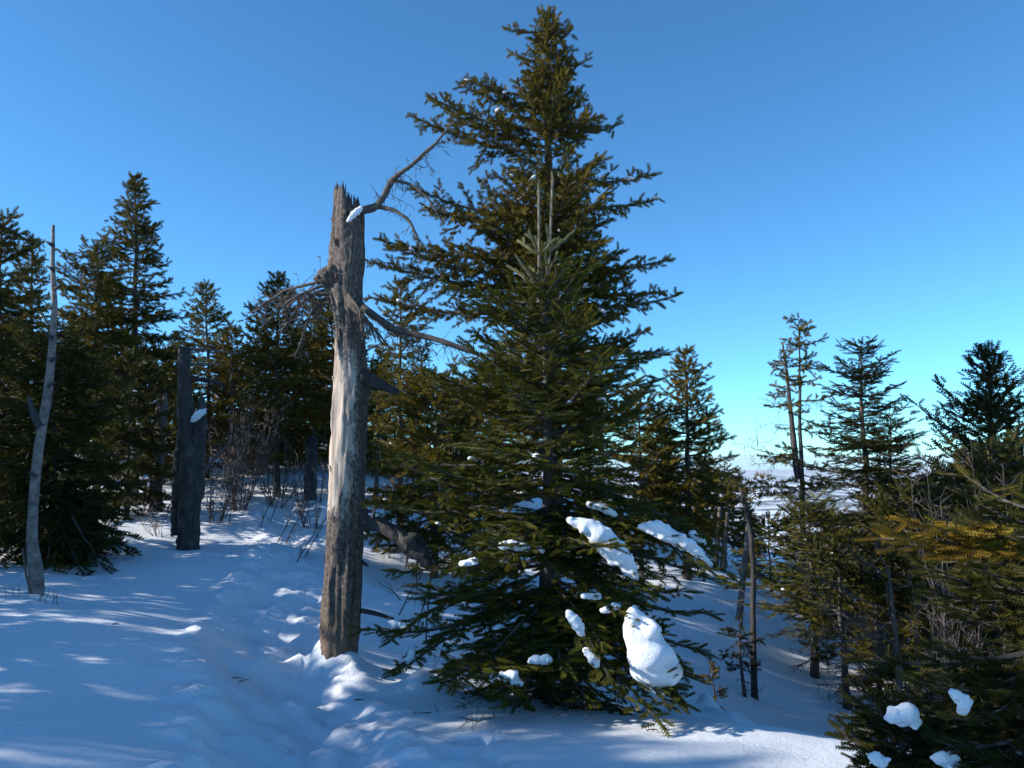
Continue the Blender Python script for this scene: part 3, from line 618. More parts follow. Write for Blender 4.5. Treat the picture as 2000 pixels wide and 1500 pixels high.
stem('broken_stump', 'brown broken stump under a snowy arched branch behind the brush', 'stump', [(606, 965, 11), (607, 910, 10), (609, 875, 9)], 14.0, M_darkbark, 9, .4, 16, 'broken stumps', True)
b, o = stem('bare_spar', 'thin dark bare spar standing on the lower right snow slope', 'dead tree', [(1474, 1358, 7), (1472, 1290, 6), (1470, 1200, 5.5), (1472, 1120, 5), (1466, 1040, 4.5), (1450, 960, 3.5), (1443, 925, 2)], 8.6, M_darkbark, 12, .15)
rng = np.random.default_rng(88); wd = Wood(); nd = Needles()
for i in range(26):
    row = rng.uniform(940, 1300); cx = float(np.interp(row, [925, 960, 1040, 1120, 1358], [1443, 1450, 1466, 1472, 1474])); p0 = P(cx, row, 8.6); az = rng.uniform(0, 6.28); l = rng.uniform(.12, .42)
    twiggy(rng, wd, curve(p0, p0 + np.array([math.cos(az), math.sin(az), rng.uniform(-.3, .25)]) * l, .05, rng, 5, .1), .0035, .10, 0)
for i in range(7):
    p0 = P(1450, 935 + 6 * i, 8.6); az = rng.uniform(0, 6.28); c = curve(p0, p0 + np.array([math.cos(az), math.sin(az), .1]) * .26, .06, rng, 6); foliate(rng, c, nd, None, STYLES['spruce'], 1.3, .6)
wd.build('dead_twig_mass', M_twig, b, o, 3); nd.build('crown', M_spruce, b, o, 'lo')
stem('broken_pole', 'pale broken pole leaning beside the thin dark spar', 'dead tree', [(1443, 1218, 7), (1450, 1140, 6), (1458, 1070, 5.5), (1461, 1042, 4)], 11.2, M_birch, 14, .15, 9, None, True)
for i, (a, t_) in enumerate(((1398, 990), (1412, 1000))):
    stem('bare_tree', ('left' if i == 0 else 'right') + ' of two grey bare trunks right of the sunlit slope edge', 'dead tree', [(a, 1110, 6), (a + 4, 1050, 5), (a + 8, t_, 4)], 14.5, M_deadwood, 15 + i, .15, 8, 'paired grey trunks')

# ------------------------------------------------------------------ trees behind, left
G = 'spruces in the background'
conifer('spruce', 'tall pointed spruce, highest of the trees on the left', 265, 14, 350, 128, seed=101, group=G, crown=.30, k=1.5, tpl='mid', whorl=.22, nb=6, shape=.75, tint=.45, dead=8, snow_p=.004, left=1.0, right=.95, trunk_px=10, gaps=.12)
conifer('spruce', 'flat-topped spruce just left of the tallest left spruce', 190, 13.2, 485, 122, seed=102, group=G, crown=.28, k=1.5, tpl='mid', whorl=.2, nb=6, shape=.42, tint=.6, dead=10, snow_p=.008, left=.95, right=.7, trunk_px=8, custom=[(500, 118, 490, 0, .8), (560, 115, 560, 0, .8), (500, 210, 455, .2, .7)])
conifer('spruce', 'snow-dusted spruce cut by the left edge of the view', 5, 10, 425, 125, seed=103, group=G, crown=.25, k=1.4, tpl='mid', whorl=.2, nb=6, shape=.55, tint=.5, snow_p=.05, dead=6, custom=[(440, 62, 468, -.2, .9), (600, 95, 640, 0, .8)])
conifer('spruce', 'thin open-topped spruce behind the pale birch tip', 62, 14.5, 475, 70, seed=104, group=G, crown=.3, k=1.5, whorl=.26, nb=5, shape=.6, tint=.55, snow_p=.02)
conifer('spruce', 'small pointed spruce above the forked dark snag', 402, 17, 556, 109, seed=105, group=G, crown=.2, k=1.7, whorl=.24, nb=6, shape=.8, tint=.6, snow_p=.02, gaps=.1, dead=4)
conifer('spruce', 'short spruce right of the forked snag with thin trunk', 452, 16, 640, 77, seed=106, group=G, crown=.25, k=1.6, whorl=.25, nb=5, shape=.7, tint=.5, snow_p=.04, dead=6)
conifer('spruce', 'dark spruce with upswept left boughs left of the broken snag', 543, 14.5, 540, 128, seed=107, group=G, crown=.22, k=1.5, tpl='mid', whorl=.21, nb=6, shape=.7, tint=.5, snow_p=.012, left=.9, custom=[(700, 470, 645, 0, .6), (640, 485, 600, 0, .6)])
conifer('spruce', 'golden spruce partly hidden behind the broken snag', 648, 15.5, 585, 134, seed=108, group=G, crown=.25, k=1.6, tpl='mid', whorl=.22, nb=6, shape=.5, tint=.7, snow_p=.012, dead=5)
conifer('spruce', 'narrow spruce with a thin straight trunk between snag and tall spruce', 782, 12.5, 560, 79, seed=109, group=G, crown=.38, k=1.4, tpl='mid', whorl=.2, nb=5, shape=.45, tint=.7, dead=16, snow_p=.01, trunk_px=7, gaps=.15, right=1.3)
conifer('spruce', 'low golden-green spruce filling the gap left of the green fir', 850, 11.0, 730, 192, seed=110, group=G, crown=.26, k=1.3, tpl='mid', whorl=.19, nb=6, shape=.45, tint=.72, dead=14, snow_p=.008)
conifer('spruce', 'low dark spruce behind the trail bend left of the snag', 500, 18, 690, 141, seed=111, group=G, crown=.2, k=1.8, whorl=.25, nb=6, shape=.5, tint=.45, snow_p=.03)
conifer('spruce', 'stocky spruce behind the broken stump, low in the left trees', 320, 16, 690, 115, seed=112, group=G, crown=.2, k=1.7, whorl=.24, nb=6, shape=.5, tint=.5, snow_p=.03, dead=6)
conifer('spruce', 'far spruce seen just right of the broken snag, low', 725, 19, 720, 128, seed=113, group=G, crown=.15, k=1.9, whorl=.26, nb=6, shape=.6, tint=.5, snow_p=.05)
conifer('spruce', 'far dark spruce behind the green fir, hardly seen', 960, 17, 700, 141, seed=114, group=G, crown=.2, k=1.8, whorl=.26, nb=6, shape=.6, tint=.45, snow_p=.03)
conifer('drooping_fir', 'dark fir with drooping boughs behind the pale birch', 110, 9.0, 640, 165, 'hang', seed=120, crown=.08, k=1.3, tpl='mid', mat_=M_darkfir, shape=.38, whorl=.14, nb=7, tint=.5, up=(35, -38), snow_p=.004, custom=[(930, 205, 1105, -.5, .9), (900, 225, 1000, 0, .9), (960, 165, 1135, -.7, .4)], dead=8)
conifer('drooping_fir', 'dark fir filling the left edge behind the birch base', -20, 10.0, 620, 150, 'hang', seed=121, crown=.1, k=1.3, tpl='mid', mat_=M_darkfir, shape=.4, whorl=.18, nb=6, tint=.65, up=(30, -38), snow_p=.01)
conifer('spruce', 'dense dark spruce between drooping fir and forked snag', 255, 12.0, 700, 122, seed=122, group=G, crown=.15, k=1.5, tpl='mid', whorl=.2, nb=6, shape=.4, tint=.4, snow_p=.012, dead=10, mat_=M_darkfir)

# ------------------------------------------------------------------ trees behind, right
conifer('spruce', 'short spruce tucked against the right side of the green fir', 1250, 12.5, 765, 96, seed=130, group=G, crown=.25, k=1.5, tpl='mid', whorl=.2, nb=6, shape=.45, tint=.6, snow_p=.012, dead=6)
conifer('spruce', 'ragged golden spruce right of the green fir with side tuft', 1338, 12.8, 690, 118, seed=131, group=G, crown=.25, k=1.4, tpl='mid', whorl=.19, nb=6, shape=.75, tint=.72, snow_p=.02, dead=14, gaps=.12, trunk_px=8, lean=.05, custom=[(830, 1402, 802, 0, .8), (730, 1380, 715, 0, .3)])
r3, ax3 = conifer('sparse_spruce', 'sparse half-dead spruce with twin tops and open bare trunk', 1560, 13.5, 622, 78, seed=132, crown=.30, k=1.4, tpl='mid', whorl=.26, nb=4, shape=.22, tint=.7, dead=30, gaps=.35, trunk_px=6.5, up=(8, -10), sparse=(.5, .93, .3), lv=(.25, 1.0), custom=[(950, 1490, 945, 0, .9), (940, 1620, 945, 0, .9), (880, 1490, 890, -.1, .8)])
limb('second_top', [(1558, 935, 6), (1551, 870, 6), (1544, 800, 4.2), (1537, 730, 3), (1528, 668, 1.6)], M_bark, r3, np.array(r3.location), 13.5)
rng = np.random.default_rng(19); nd = Needles(); wd = Wood()
for i in range(16):
    row = rng.uniform(672, 860); p0 = P(float(np.interp(row, [668, 730, 800, 870], [1528, 1537, 1544, 1551])), row, 13.5); az = rng.uniform(0, 6.28); c = curve(p0, p0 + np.array([math.cos(az), math.sin(az), rng.uniform(-.2, .2)]) * rng.uniform(.12, .34), .06, rng, 6); wd.line(c, .006, .003); foliate(rng, c, nd, None, STYLES['spruce'], 1.4, .7)
nd.build('crown', M_spruce, r3, np.array(r3.location), 'mid'); wd.build('branch_frame', M_bark, r3, np.array(r3.location), 3)
rng = np.random.default_rng(9); wd = Wood()
for (a, b_, c, e) in ((1550, 890, 1440, 868), (1550, 895, 1470, 905), (1545, 800, 1490, 775), (1540, 830, 1500, 825), (1540, 760, 1512, 745), (1560, 780, 1600, 790), (1480, 872, 1478, 830)):
    twiggy(rng, wd, curve(P(a, b_, 13.5), P(c, e, 13.5), .04, rng, 7, .08), .009, .3, 1)
wd.build('dead_twig_mass', M_deadwood, r3, np.array(r3.location), 3)
conifer('dark_fir', 'dark symmetrical fir with clean pointed top on the right', 1682, 11.5, 674, 125, 'fir', seed=133, crown=.40, k=1.3, tpl='midflat', mat_=M_darkfir, whorl=.27, nb=8, dens=1.4, shape=.55, tint=.12, dead=26, trunk_px=11, up=(30, -12))
conifer('dark_fir', 'smaller narrow fir just right of the symmetrical dark fir', 1738, 12.5, 803, 78, 'fir', seed=134, crown=.38, k=1.4, tpl='midflat', mat_=M_darkfir, whorl=.22, nb=6, dens=1.4, shape=.5, tint=.15, dead=18, trunk_px=7, up=(30, -12))
conifer('broad_fir', 'broad dense dark fir against the sky at the right edge', 1925, 8.0, 688, 225, 'spruce', seed=135, crown=.18, k=1.38, tpl='midflat', mat_=M_darkfir, whorl=.16, nb=7, dens=1.1, shape=.8, tint=.3, lv=(.5, 1.25), dead=20, trunk_px=15, up=(48, 5), left=.9, custom=[(830, 1835, 745, -.1, .5), (880, 1782, 785, 0, .5), (780, 2000, 735, 0, .6)])
conifer('slope_fir', 'young golden-green fir on the snow slope below the sparse spruce', 1576, 10.2, 985, 115, 'fir', seed=136, crown=.38, k=1.2, tpl='midflat', mat_=M_fir, whorl=.15, nb=6, shape=.45, tint=.75, dead=18, trunk_px=8, up=(35, -12), snow_p=.01)
conifer('slope_spruce', 'slim spruce between slope fir and grey brush', 1640, 9.0, 1060, 85, 'spruce', seed=137, crown=.40, k=1.2, tpl='mid', whorl=.17, nb=5, shape=.3, tint=.5, dead=22, trunk_px=7, mat_=M_darkfir)
conifer('slope_spruce', 'dark spruce behind the grey brush under the symmetrical fir', 1775, 9.4, 960, 150, 'spruce', seed=138, crown=.2, k=1.3, tpl='mid', whorl=.17, nb=6, shape=.4, tint=.55, dead=16, mat_=M_darkfir, snow_p=.01)
conifer('slope_spruce', 'low spruce right of the leaning pale pole', 1500, 13.5, 1010, 70, 'spruce', seed=139, crown=.25, k=1.5, tpl='lo', whorl=.2, nb=5, shape=.4, tint=.6, dead=12, snow_p=.01)
conifer('slope_spruce', 'olive spruce low behind the ragged golden spruce', 1415, 15.5, 915, 65, 'spruce', seed=140, crown=.3, k=1.6, tpl='lo', whorl=.22, nb=5, shape=.5, tint=.55, dead=12, snow_p=.03)
conifer('sapling', 'tiny spindly sapling left of the thin dark spar', 1447, 8.4, 1215, 36, 'spruce', seed=141, crown=.45, k=.75, tpl='mid', whorl=.12, nb=3, shape=.4, tint=.4, mat_=M_darkfir, dens=.7, dead=10, trunk_px=3.5, up=(20, -5))
conifer('sapling', 'small sapling tip poking from snow by the rounded mound', 1392, 7.2, 1302, 18, 'spruce', seed=142, crown=.3, k=.7, tpl='mid', whorl=.09, nb=2, dens=.6, shape=.5, tint=.7, trunk_px=2)
conifer('slope_spruce', 'dark spruce at the right edge behind the near boughs', 1930, 6.6, 880, 215, 'spruce', seed=143, crown=.12, k=1.2, tpl='mid', whorl=.17, nb=6, shape=.35, tint=.5, dead=10, mat_=M_darkfir)

# ------------------------------------------------------------------ more trees filling the woods (copies of the ones above)
BGS = [v for k_, v in HT.items() if k_.startswith('spruce')]
FILL = [(30, 16, 640, 'far spruce filling the gap behind the pale birch top'), (140, 17.5, 640, 'far spruce low behind the flat-topped spruce'), (228, 19, 660, 'far spruce low behind the tallest left spruce trunk'), (345, 20, 650, 'far spruce directly behind the forked snag'),
        (430, 21, 680, 'far spruce above the reddish shrub'), (585, 19, 650, 'far spruce between upswept spruce and broken snag'), (660, 21, 700, 'far spruce almost hidden by the broken snag'), (735, 15, 690, 'spruce close behind the right side of the broken snag'),
        (820, 16, 690, 'spruce behind the low golden-green spruce'), (905, 20, 740, 'far spruce left of the green fir, behind others'), (1150, 18, 760, 'far spruce hidden behind the green fir on its right'), (1290, 16, 800, 'spruce between short spruce and ragged golden spruce'),
        (1385, 19, 900, 'far spruce at the valley edge right of the ragged spruce'), (1460, 16, 985, 'low spruce behind the thin bare spar'), (1545, 16.5, 1010, 'low spruce behind the slope fir'), (1625, 15, 1000, 'low spruce behind the slim slope spruce'),
        (1715, 14, 980, 'low spruce between the two dark firs, down the slope'), (1815, 12, 930, 'spruce low before the broad fir, left side'), (1880, 10.5, 960, 'spruce under the broad fir, behind the reddish shrub'), (1985, 10, 900, 'spruce at the right edge below the broad fir'),
        (1700, 8.0, 1120, 'young spruce inside the grey dead brush'), (1820, 7.4, 1130, 'young spruce right of the grey dead brush'), (1600, 12.5, 1110, 'young spruce behind the slope fir trunk')]
for i, (px, d, row, lb) in enumerate(FILL):
    src, h0 = BGS[(i * 5 + 2) % len(BGS)]; b = foot(px, d); h = max(.8, P(px, row, d)[2] - b[2]); sc_ = h / h0; c = src.copy(); COL.objects.link(c); c.name = 'spruce'; c.location = b
    c.scale = (sc_ * (1.15 if sc_ < .8 else 1), sc_ * (1.15 if sc_ < .8 else 1), sc_); c.rotation_euler.z = i * 2.1; c['label'] = lb; c['group'] = G
    for ch in src.children:
        q = ch.copy(); COL.objects.link(q); q.parent = c

# ------------------------------------------------------------------ near boughs on the right
conifer('near_fir', 'nearest dark fir at the right edge with browned bough and snow lumps', 2010, 3.6, 960, 270, 'fir', seed=150, crown=.06, k=1.0, tpl='near', mat_=M_darkfir, whorl=.14, nb=6, dens=1.2, shape=.3, tint=.55, up=(25, -25), trunk_px=24, custom=[(1330, 1790, 1330, -.2, .8), (1420, 1830, 1440, -.4, .8), (1270, 1690, 1285, .2, .55)])
conifer('low_fir', 'low dark fir holding a pointed snow lump in the right corner', 1765, 3.7, 1385, 128, 'fir', seed=151, crown=.05, k=.85, tpl='near', mat_=M_darkfir, whorl=.06, nb=6, dens=1.2, shape=.35, tint=.45, up=(30, -25), trunk_px=8)
bo = P(2080, 1058, 2.75); bough = empty('browned_bough', bo, 'golden brown fir bough reaching in from the right edge', 'branch')
rng = np.random.default_rng(77); nd = Needles(); wd = Wood()
for tx, ty, w_ in ((1758, 1040, .6), (1845, 1082, .7), (1900, 1030, .6), (1795, 1018, .5), (1930, 1075, .6)):
    c = curve(bo if tx < 1790 else P(2010, 1050, 2.75), P(tx, ty, 2.7), .05, rng, 10, .05); wd.line(c, .006, .002); foliate(rng, c, nd, wd, dict(STYLES['fir'], lf=.3 * w_ * 2.2, sw=.024, ls=.03, ss=.025), .8, .7)
nd.build('needles', M_gold, bough, bo, 'near'); wd.build('twig_mass', M_twig, bough, bo, 4)

# ------------------------------------------------------------------ bare brush
def shrub(name, label, px, d, rows, spread, seed, m, n=14, sub=.3, lean=(0, 0), r=.008, lvl=2):
    global RMIN
    RMIN = 0.00032 * d
    rng = np.random.default_rng(seed); base = foot(px, d, .05); root = empty(name, base, label, 'shrub'); H = P(px, rows, d)[2] - base[2]
    for i in range(n):
        wd = Wood(); az = rng.uniform(0, 6.28); h = H * rng.uniform(.6, 1.0); s = PX(spread, d) * rng.uniform(.2, 1)
        p1 = base + np.array([math.cos(az) * s + lean[0], math.sin(az) * s + lean[1], h]); p0 = base + np.array([math.cos(az), math.sin(az), 0]) * .08
        c = curve(p0, p1, .05, rng, 8, .12); twiggy(rng, wd, c, r * rng.uniform(.6, 1.1), sub, lvl, .9, -.25); wd.build('stem', m, root, base, 3)
    return root
shrub('bare_shrub', 'reddish leafless shrub with fine twigs behind the path', 470, 13.0, 780, 90, 201, M_redtwig, 24, .42, (0.1, 0), .010, 1)
shrub('bare_shrub', 'dark leafless brush right of the forked snag', 545, 14.0, 825, 85, 202, M_twig, 18, .36, (0, 0), .009, 1)
shrub('bare_shrub', 'grey leafless brush close behind the forked snag on its right', 425, 12.0, 840, 60, 208, M_deadwood, 14, .34, (0.15, 0), .008, 1)
shrub('bare_shrub', 'grey twiggy brush against the left side of the broken snag', 610, 12.6, 880, 60, 209, M_deadwood, 12, .3, (-.1, 0), .008, 1)
shrub('bare_shrub', 'tangle of low dark brush at the foot of the forked snag', 325, 11.0, 965, 75, 203, M_twig, 12, .16, (0, 0), .006, 1)
shrub('bare_shrub', 'reddish bare shrub rising before the broad dark fir', 1870, 5.6, 830, 95, 204, M_redtwig, 9, .34, (0, 0), .006, 1)
shrub('bare_shrub', 'brown leafless stems in front of the dark spruce at right', 1800, 6.2, 1080, 120, 205, M_redtwig, 6, .3, (-.1, 0), .006, 1)
shrub('bare_shrub', 'low brown brush at the slope foot beside the near snow edge', 1650, 7.0, 1370, 45, 206, M_twig, 10, .14, (0, 0), .004, 1)
shrub('bare_shrub', 'faint brush far behind the left birch', 25, 13, 720, 40, 207, M_redtwig, 9, .3, (0, 0), .008, 1)
RMIN = 0.002
# grey dead fir tangle
base = foot(1745, 6.6, .05); root = empty('dead_brush', base, 'grey tangle of dead fir branches left of the near boughs', 'dead tree'); rng = np.random.default_rng(210)
for i in range(15):
    wd = Wood(); a = (rng.uniform(1690, 1800), rng.uniform(1120, 1330)); bq = (a[0] - rng.uniform(30, 190), a[1] - rng.uniform(-50, 110)); dd = rng.uniform(6.2, 7.0)
    twiggy(rng, wd, curve(P(*a, dd), P(*bq, dd - .2), .03, rng, 8, .1), .006, .2, 1, .8, .0); wd.build('branch', M_twig, root, base, 3)
v, f = tube(np.array([base, P(1750, 1250, 6.6), P(1735, 1110, 6.6)]) - base, [.03, .022, .01], 8, .1); mesh_np('trunk', v, f, M_twig, root)
# sticks poking from the snow
rng = np.random.default_rng(220)
STK = [(410, 1000, 440, 975, 12), (450, 1010, 462, 965, 12), (480, 985, 478, 940, 13), (510, 1000, 545, 960, 12), (545, 1035, 580, 990, 11), (580, 1080, 625, 1020, 10), (560, 1050, 610, 975, 11), (600, 1060, 640, 1010, 10.5), (530, 1010, 560, 930, 12.5), (790, 1150, 745, 1130, 9.3), (780, 1175, 830, 1120, 8.5), (815, 1190, 850, 1090, 8.0), (835, 1200, 840, 1110, 7.8)]
STL = ['leftmost bare stick in the sunlit snow right of the forked snag', 'short stick just right of the leftmost stick by the forked snag', 'upright stick below the reddish brush', 'slanting stick below the dark brush behind the path',
       'low slanting stick in the sunlit streaks above the path', 'twiggy stick nearest the snag on its left, leaning right', 'long twiggy stick above the path, leaning towards the snag', 'twiggy stick beside the left edge of the snag', 'farthest tall stick in front of the dark brush',
       'stick leaning left in the snow right of the snag', 'stick leaning towards the green fir, right of the snag', 'tall thin stick by the left boughs of the green fir', 'short stick nearest the left boughs of the green fir']
for i, (a, b_, c, e, d) in enumerate(STK):
    p0 = foot(a, d, .03); p1 = P(c, e, d) ; p1[2] = max(p1[2], p0[2] + .12); root = empty('stick', p0, STL[i], 'stick', 'sticks left of the snag' if a < 650 else 'sticks right of the snag')
    wd = Wood(); c_ = curve(p0, p1, -.04, rng, 8, .12); twiggy(rng, wd, c_, .008, .22, 1, .8, -.1); wd.build('twig_mass', M_twig, root, p0, 4)
for i in range(13):
    a = (12, 28, 50, 88, 92, 100, 108, 112, 118, 122, 60, 40, 130)[i]; p0 = foot(a, 7.0 - .0015 * a, .03); h = rng.uniform(.05, .13); wd = Wood(); wd.line(curve(p0, p0 + np.array([rng.normal(0, .03), 0, h + .03]), 0, rng, 4, .1), .003, .002)
    o = wd.build('plant_stalk', M_redtwig, None, p0, 4); o.location = p0; tag(o, 'short brown stalk poking from snow around the pale birch foot', 'stalk', 'stalks at the birch foot')

for i, (a, d, lb) in enumerate(((466, 5.75, 'small dark twig fallen on the snow where the path meets the sunlit mound'), (478, 5.6, 'forked twig bit on the shaded snow just below the sunlit mound'), (232, 6.1, 'tiny twig lying on the left snow bank'), (1255, 4.9, 'tiny dark twig on the snow before the green fir'), (700, 5.6, 'bark scrap on the snow in front of the broken snag'))):
    p0 = foot(a, d, -.006); rg = np.random.default_rng(700 + i); wd = Wood(); an = rg.uniform(-.6, .6); p1 = p0 + np.array([math.cos(an), math.sin(an), .06]) * .07; wd.line(curve(p0, p1, -.08, rg, 5, .2), .004, .002); wd.line(curve((p0 + p1) / 2, (p0 + p1) / 2 + np.array([.015, -.03, .015]), 0, rg, 3), .003, .0015)
    o = wd.build('fallen_twig', M_darkbark, None, p0, 4); o.location = p0; tag(o, lb, 'twig')

# ------------------------------------------------------------------ lumps of snow lying on boughs
def snow_lump(label, rows, d, seed, group=None):
    """soft clump: overlapping pads along a bough, fused and smoothed into one skin"""
    rng = np.random.default_rng(seed * 17 + 3); snow_blobs_ico()
    p, r = resample([P(a, b, d) for a, b, c in rows], [PX(c, d) for a, b, c in rows], .006); c = np.concatenate([[0], np.cumsum(np.linalg.norm(np.diff(p, axis=0), axis=1))])
    o0 = p[len(p) // 2].copy(); rmax = r.max(); V = []; Fc = []; n = 0; sp_ = 0.0
    def pad(q, rad):
        nonlocal n
        v = ICO[0] * rad * [rng.uniform(.9, 1.15), rng.uniform(.6, .75), rng.uniform(.7, .95)]; V.append(v + q - o0); Fc.append(ICO[1] + n); n += len(v)
    while sp_ <= c[-1] + 1e-6:
        q = np.array([np.interp(sp_, c, p[:, k]) for k in range(3)]); rr = float(np.interp(sp_, c, r)); pad(q + rng.normal(0, .10 * rr, 3), rr * rng.uniform(.85, 1.0))
        for _ in range(3):      # crumbs and lobes on the rim
            an = rng.uniform(0, 6.28); pad(q + np.array([math.cos(an) * rr * .75, rng.normal(0, .25) * rr, math.sin(an) * rr * .62]), rr * rng.uniform(.26, .5))
        sp_ += max(.008, rr * .5)
    o = mesh_np('snow_lump', np.concatenate(V), np.concatenate(Fc), M_snow, None, o0, smooth=True)
    m = o.modifiers.new('fuse', 'REMESH'); m.mode = 'VOXEL'; m.voxel_size = max(.004, rmax * .11); m.use_smooth_shade = True
    m = o.modifiers.new('soften', 'SMOOTH'); m.factor = .5; m.iterations = 5
    return tag(o, label, 'snow', group)
SL = [('long sunlit snow lump on a right bough of the green fir', [(1112, 1015, 8), (1150, 1028, 20), (1190, 1062, 28), (1218, 1098, 22), (1242, 1130, 8)], 5.35),
 ('small snow lump just above the long sunlit lump on the fir', [(1150, 985, 7), (1178, 990, 11), (1205, 1008, 6)], 5.6),
 ('long blue snow lump on the outstretched right bough of the fir', [(1252, 1030, 8), (1278, 1030, 18), (1312, 1048, 18), (1350, 1068, 14), (1390, 1104, 5)], 5.5),
 ('small snow lump at the back of the outstretched right bough', [(1352, 1042, 9), (1372, 1060, 8)], 5.6),
 ('rounded snow lump on a middle left bough of the green fir', [(980, 1066, 8), (1004, 1063, 13), (1028, 1072, 8)], 5.15),
 ('small snow lump left of the rounded lump on the fir', [(902, 1102, 7), (930, 1094, 10)], 5.15),
 ('sunlit little snow lump right of the fir trunk', [(1143, 1164, 8), (1170, 1166, 8)], 5.2),
 ('sunlit snow lump just above the big triangular snow mass', [(1180, 1192, 8), (1203, 1186, 11)], 5.15),
 ('oblong snow lump left of the big triangular snow mass', [(1110, 1195, 7), (1124, 1214, 14), (1138, 1242, 6)], 5.1),
 ('big triangular snow mass on a lower right bough of the fir', [(1236, 1192, 12), (1242, 1215, 24), (1252, 1240, 36), (1264, 1268, 46), (1274, 1290, 52), (1280, 1310, 48), (1284, 1325, 22)], 5.05),
 ('hollow-edged snow lump below left of the triangular mass', [(1145, 1270, 8), (1160, 1285, 13), (1166, 1302, 6)], 5.05),
 ('low snow lump at the fir foot near the snow edge', [(980, 1322, 9), (1000, 1318, 16), (1016, 1336, 7)], 5.05),
 ('shaded snow lump low on the fir between two others', [(1042, 1288, 11), (1072, 1288, 11)], 5.1),
 ('small snow lump on the low bough beside the snag', [(765, 1216, 7), (792, 1226, 8)], 5.65),
 ('small hanging snow lump under the low bough beside the snag', [(806, 1272, 7), (797, 1292, 9)], 5.6),
 ('small snow lump at the lower right skirt of the fir', [(1266, 1342, 8), (1292, 1352, 8)], 5.1),
 ('pointed snow lump on the low fir in the right corner', [(1742, 1400, 14), (1768, 1396, 27), (1790, 1412, 13)], 3.4),
 ('upper snow lump on the nearest fir at the right edge', [(1862, 1352, 9), (1885, 1372, 16), (1880, 1392, 10)], 3.3),
 ('lower snow lump at the bottom right near the frame edge', [(1835, 1478, 16), (1862, 1486, 20)], 3.3),
 ('snow lump on the lower left side of the low corner fir', [(1705, 1478, 13), (1728, 1490, 15)], 3.35),
 ('snow lump caught in the fork of the dark snag', [(376, 822, 4), (386, 812, 9), (396, 803, 7)], 10.3),
 ('snow sliver caught in the splintered top of the snag', [(680, 432, 4), (692, 418, 8), (706, 405, 5)], 6.06),
 ('thin snow cap on the crooked limb of the snag', [(722, 1004, 3), (735, 1006, 5)], 6.2),
 ('rolled snow chunk on the bank left of the path', [(358, 1358, 9), (372, 1352, 14), (386, 1362, 8)], 5.02)]
for i, (lb, rows, d) in enumerate(SL): snow_lump(lb, rows, d, i + 1)
fo = np.array(fir_root.location); rng = np.random.default_rng(500)
for i, (lb, rows, d) in enumerate(SL[:16]):        # the boughs that carry those lumps
    a, b_, w_ = rows[-1]; hw = max(q[2] for q in rows); sgn = 1 if a > 1062 else -1
    for off in ((-.8, -.3, .1, .5) if hw > 25 else (-.35, .2)):
        p1 = P(a + sgn * 26 - off * hw * .6, b_ + hw * .6 + 12 + off * hw * 1.6, d - .02 - (PX(hw, d) * .75 + .03) * (off > -.1)); p0 = fir_axis(p1[2] + .35 * abs(p1[0] - fir_axis(p1[2])[0]) + .12)
        bw = Wood(); bn = Needles(); bt = Wood(); c = curve(p0, p1, -.05, rng, 12, .04); bw.line(c, .012, .003); foliate(rng, c, bn, bt, dict(STYLES['fir'], lf=.30), 1.0, .5)
        bo_ = bw.build('bough', M_bark, fir_root, fo, 6); bn.build('needles', M_fir, bo_, fo, 'hiflat'); bt.build('twig_mass', M_bark, bo_, fo, 3)

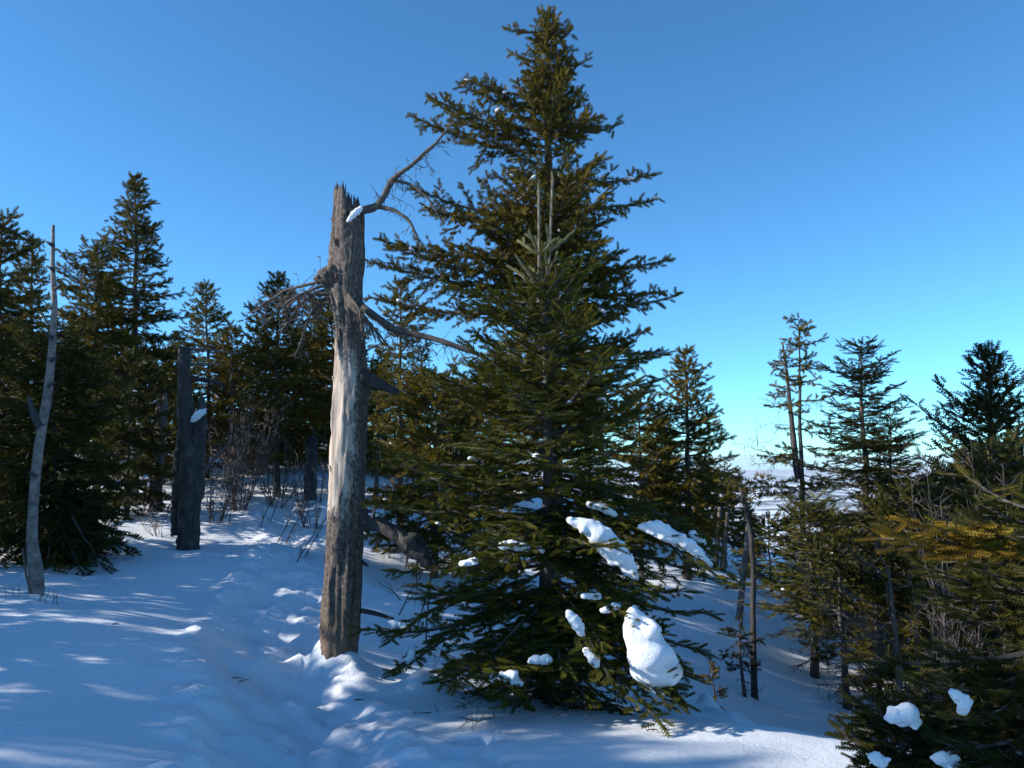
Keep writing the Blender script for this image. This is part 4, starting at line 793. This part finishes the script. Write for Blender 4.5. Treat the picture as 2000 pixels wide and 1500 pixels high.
# ------------------------------------------------------------------ woods beyond the left edge, whose shade falls across the snow
SH = [(-8.6, 5.0, 3.4), (-12.5, 4.7, 5.1), (-9.4, 3.7, 5.2), (-16.0, 5.4, 6.1), (-11.2, 2.6, 6.0), (-7.0, 6.5, 1.8), (-7.6, 8.0, 3.6), (-8.6, 9.2, 3.9), (-6.6, 5.6, 3.0), (-6.9, 9.0, 3.2), (-9.6, 8.4, 3.9), (-6.3, 7.4, 2.4), (-6.2, 6.4, 1.6), (-7.4, 6.1, 3.3), (-6.8, 7.1, 1.8), (-6.0, 5.9, 2.2), (-14.0, 3.4, 6.6)]
SH = [(x, y - 0.19 * (-0.5 - x) + .1, h) for x, y, h in SH]
proto = [conifer('shade_spruce', 'spruce standing out of view beyond the left edge', 0, 1, 0, h * .23, seed=300 + i, group='woods beyond the left edge', pos=SH[i][:2], height=h, crown=.1, k=2.1, whorl=.3, nb=5, shape=.6, gaps=.1)[0] for i, h in ((0, 3.4), (5, 1.8))]
for i, (x, y, h) in enumerate(SH):
    if i in (0, 5): continue
    src = proto[0] if h > 4 else proto[1]; c = src.copy(); COL.objects.link(c); c.location = (x, y, gz(x, y) - .06); c.scale = (h / (3.4 if h > 4 else 1.8),) * 3; c.rotation_euler.z = i * 1.3
    for ch in src.children:
        q = ch.copy(); COL.objects.link(q); q.parent = c

# ------------------------------------------------------------------ the air
hz_ = bpy.data.materials.new('haze_air'); hz_.use_nodes = True; nt = hz_.node_tree; nt.nodes.remove(nt.nodes['Principled BSDF'])
pv = nt.nodes.new('ShaderNodeVolumePrincipled'); pv.inputs['Color'].default_value = (0.82, 0.9, 1.0, 1); pv.inputs['Density'].default_value = 0.5 / 10000; pv.inputs['Anisotropy'].default_value = 0.0
nt.links.new(pv.outputs[0], nt.nodes['Material Output'].inputs['Volume'])
zlo = float(GZ.min()) - 1.5; zhi = max(9.5, float(GZ.max()) + 1); e = max(abs(gx[0]), gx[-1], gy[-1], abs(gy[0])) + 60
v = [(x, y, z) for z in (zlo, zhi) for x, y in ((-e, -e), (e, -e), (e, e), (-e, e))]
ho = mesh_np('haze', v, np.array([(3, 2, 1, 0), (4, 5, 6, 7), (0, 1, 5, 4), (1, 2, 6, 5), (2, 3, 7, 6), (3, 0, 4, 7)]), hz_); tag(ho, kind='stuff')
print('SNAGZ', gz(*snag_base[:2]), P(662, 1300, D)); print('GROUND', GZ.min(), GZ.max(), 'tris', sum(len(o.data.loop_triangles) or len(o.data.polygons) for o in COL.objects if o.type == 'MESH'))
